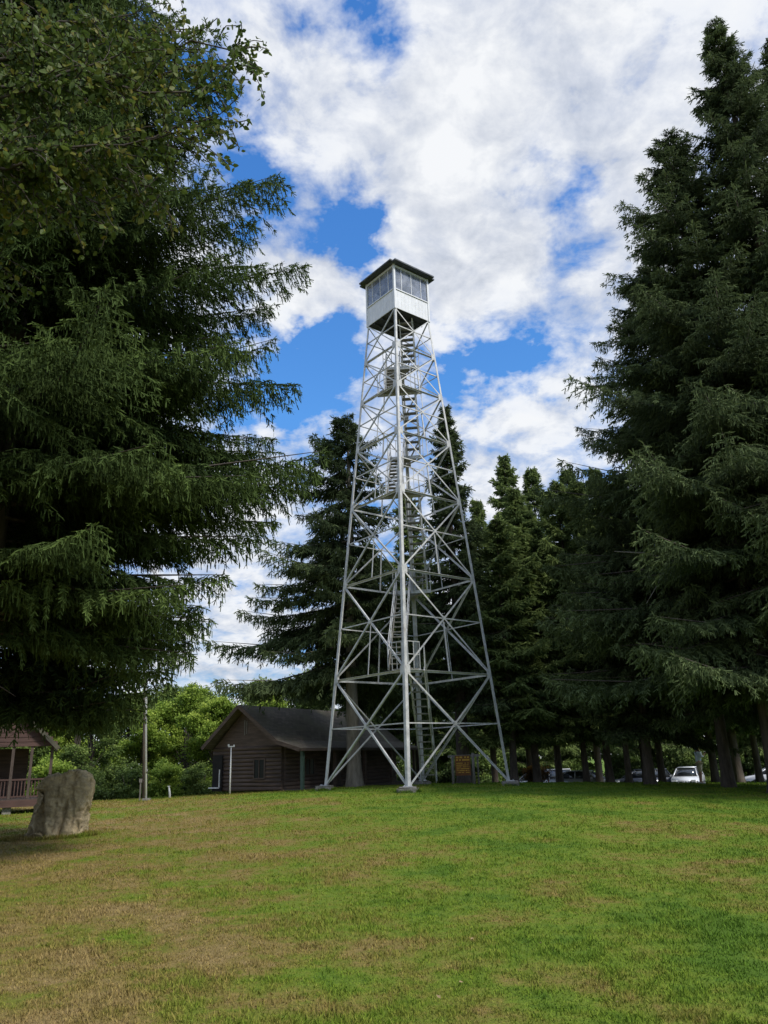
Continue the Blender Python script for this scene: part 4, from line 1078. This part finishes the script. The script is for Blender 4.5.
# dead bare limb and a brown dead cluster in the right group
bm = bmesh.new()
tube(bm, [(12.5, 29, 7.2), (11.0, 28.4, 7.75), (9.6, 27.8, 8.0), (8.3, 27.2, 7.95)], [.06, .05, .035, .012], 6)
tube(bm, [(10.6, 28.2, 7.8), (9.8, 27.6, 6.7), (9.2, 27.2, 6.0)], [.03, .02, .008], 5)
ob = bmobj('dead_branch', bm, M['grey_wood'])
ob.parent = [o for o in C.objects if o.get('label', '').startswith('broad dark spruce')][0]
ob.matrix_parent_inverse = Matrix.LocRotScale(ob.parent.location, ob.parent.rotation_euler, ob.parent.scale).inverted()

# ------------------------------------------------------------------ sky and sun
sun_dir = Vector((.68, -.52, .84)).normalized()
el = math.asin(sun_dir.z); az = math.atan2(sun_dir.x, sun_dir.y)
w = bpy.data.worlds.new('World'); S.world = w; w.use_nodes = True; nt = w.node_tree
bg = nt.nodes['Background']; bg.inputs[1].default_value = .1
sky = N(nt, 'ShaderNodeTexSky', sky_type='NISHITA'); sky.sun_disc = False; sky.sun_elevation = el; sky.sun_rotation = az
sky.air_density = 1.0; sky.dust_density = .3; sky.ozone_density = 3
tc = N(nt, 'ShaderNodeTexCoord')
def vm(op, a, b=None):
    n = N(nt, 'ShaderNodeVectorMath', operation=op)
    nt.links.new(a, n.inputs[0])
    if b is not None:
        if isinstance(b, tuple): n.inputs[1].default_value = b
        else: nt.links.new(b, n.inputs[1])
    return n
def mt(op, a, b=None, c=None, clamp=False):
    n = N(nt, 'ShaderNodeMath', operation=op); n.use_clamp = clamp
    for i, v in enumerate((a, b, c)):
        if v is None: continue
        if isinstance(v, (int, float)): n.inputs[i].default_value = v
        else: nt.links.new(v, n.inputs[i])
    return n.outputs[0]
d = tc.outputs['Generated']
sep = N(nt, 'ShaderNodeSeparateXYZ'); nt.links.new(d, sep.inputs[0])
# clouds lie on a flat layer: divide by the height of the view direction
zz_ = mt('ADD', mt('MAXIMUM', sep.outputs[2], 0.0), .32)
cb = N(nt, 'ShaderNodeCombineXYZ'); nt.links.new(mt('DIVIDE', sep.outputs[0], zz_), cb.inputs[0]); nt.links.new(mt('DIVIDE', sep.outputs[1], zz_), cb.inputs[1])
def wn(scale, det, rough, off, dist=0):
    mp = N(nt, 'ShaderNodeMapping'); mp.inputs['Location'].default_value = off; nt.links.new(cb.outputs[0], mp.inputs[0])
    n = N(nt, 'ShaderNodeTexNoise', Scale=scale, Detail=det, Roughness=rough, Distortion=dist); nt.links.new(mp.outputs[0], n.inputs['Vector'])
    return n.outputs['Fac']
n1 = wn(4.6, 9, .55, (4.3, 1.2, 0), .15); n2 = wn(13.0, 7, .6, (1.1, 7.7, 0), .2); n3 = wn(4.0, 7, .6, (8.1, 3.3, 0))
cov = mt('MULTIPLY_ADD', n2, .56, mt('MULTIPLY', n1, .60))
wv = N(nt, 'ShaderNodeTexNoise', Scale=9.0, Detail=5, Roughness=.6); nt.links.new(cb.outputs[0], wv.inputs['Vector'])
wd_ = vm('ADD', vm('MULTIPLY', vm('SUBTRACT', wv.outputs['Color'], (.5, .5, .5)).outputs[0], (.16, .16, .16)).outputs[0], d).outputs[0]
# openings (-) and thick banks (+) where the sky has them: (direction, angular radius in rad, weight)
spots = [((0, .657, .754), .050, -.20), ((-.053, .629, .776), .045, -.16), ((-.148, .722, .676), .045, -.17), ((-.164, .681, .714), .045, -.17), ((-.145, .765, .63), .045, -.18),
         ((-.001, .794, .609), .040, -.22), ((-.050, .790, .610), .04, -.22), ((-.089, .883, .462), .055, -.26), ((-.049, .868, .495), .045, -.18), ((-.140, .894, .427), .05, -.20),
         ((.108, .872, .478), .04, -.20), ((.18, .862, .470), .04, -.17), ((.24, .754, .611), .045, -.24), ((.125, .897, .426), .03, -.16), ((-.179, .960, .216), .03, -.14), ((.07, .878, .472), .03, -.15), ((.21, .80, .565), .035, -.14),
         ((-.082, .700, .709), .07, .16), ((.06, .70, .70), .08, .16), ((.123, .701, .702), .10, .10), ((.208, .657, .724), .13, .13), ((.32, .672, .66), .15, .12), ((.205, .72, .66), .05, -.07), ((.16, .76, .63), .03, -.10), ((-.090, .826, .556), .045, .26), ((.17, .805, .565), .05, .14), ((.00, .83, .545), .03, .14),
         ((.224, .884, .410), .06, .16), ((.15, .925, .35), .06, .10), ((-.208, .940, .27), .05, .16), ((-.185, .967, .173), .06, .18), ((.07, .765, .64), .08, .18), ((.095, .828, .551), .04, .26), ((-.12, .835, .54), .03, .18), ((-.15, .92, .36), .03, .12)]
for sd, rad, wt in spots:
    l = math.sqrt(sum(v * v for v in sd)); sd = tuple(v / l for v in sd)
    dist = vm('DISTANCE', wd_, sd).outputs['Value']
    g = mt('EXPONENT', mt('MULTIPLY', mt('POWER', mt('DIVIDE', dist, rad), 2), -1.0))
    cov = mt('MULTIPLY_ADD', g, wt, cov)
mask = ramp(nt, cov, [(.46, (0, 0, 0)), (.56, (.55, .55, .55)), (.66, (.92, .92, .92)), (.8, (1, 1, 1))])
shade = mt('MULTIPLY_ADD', n3, .45, mt('MULTIPLY', n2, .55))
ccol = ramp(nt, shade, [(.34, (4.6, 5.1, 6.0)), (.46, (6.8, 7.2, 8.0)), (.57, (9.2, 9.4, 9.7))])
tint = N(nt, 'ShaderNodeMix', data_type='RGBA', blend_type='MULTIPLY'); tint.inputs[0].default_value = 1
nt.links.new(sky.outputs[0], tint.inputs[6]); nt.links.new(ramp(nt, sep.outputs[2], [(.0, (.65, .75, .9)), (.2, (.70, 1.05, 1.45)), (.42, (.95, 1.75, 2.35)), (.7, (.85, 1.75, 2.6))]), tint.inputs[7])
mx = N(nt, 'ShaderNodeMix', data_type='RGBA'); nt.links.new(mask, mx.inputs[0]); nt.links.new(tint.outputs[2], mx.inputs[6]); nt.links.new(ccol, mx.inputs[7])
nt.links.new(mx.outputs[2], bg.inputs[0])
w.cycles.sampling_method = 'MANUAL'; w.cycles.sample_map_resolution = 512

sl = bpy.data.lights.new('sun', 'SUN'); sl.energy = 3.6; sl.angle = R(10); sl.color = (1, .95, .87)
so = link(bpy.data.objects.new('sun', sl)); so.rotation_euler = sun_dir.to_track_quat('Z', 'Y').to_euler(); so.location = (0, 0, 60)

# ------------------------------------------------------------------ camera
cd = bpy.data.cameras.new('camera'); cam = link(bpy.data.objects.new('camera', cd)); S.camera = cam
cd.sensor_fit = 'VERTICAL'; cd.sensor_height = 36; cd.lens = 773 * 36 / 1024; cd.clip_end = 4000
mw = Matrix.Rotation(math.pi / 2 + .310, 4, 'X') @ Matrix.Rotation(-.030, 4, 'Z'); mw.translation = (0, 0, 1.0)
cam.matrix_world = mw
S.view_settings.view_transform = 'Standard'; S.view_settings.look = 'None'; S.view_settings.exposure = 0; S.view_settings.gamma = 1
S.cycles.max_bounces = 5; S.cycles.diffuse_bounces = 3; S.cycles.transparent_max_bounces = 8; S.cycles.use_denoising = True
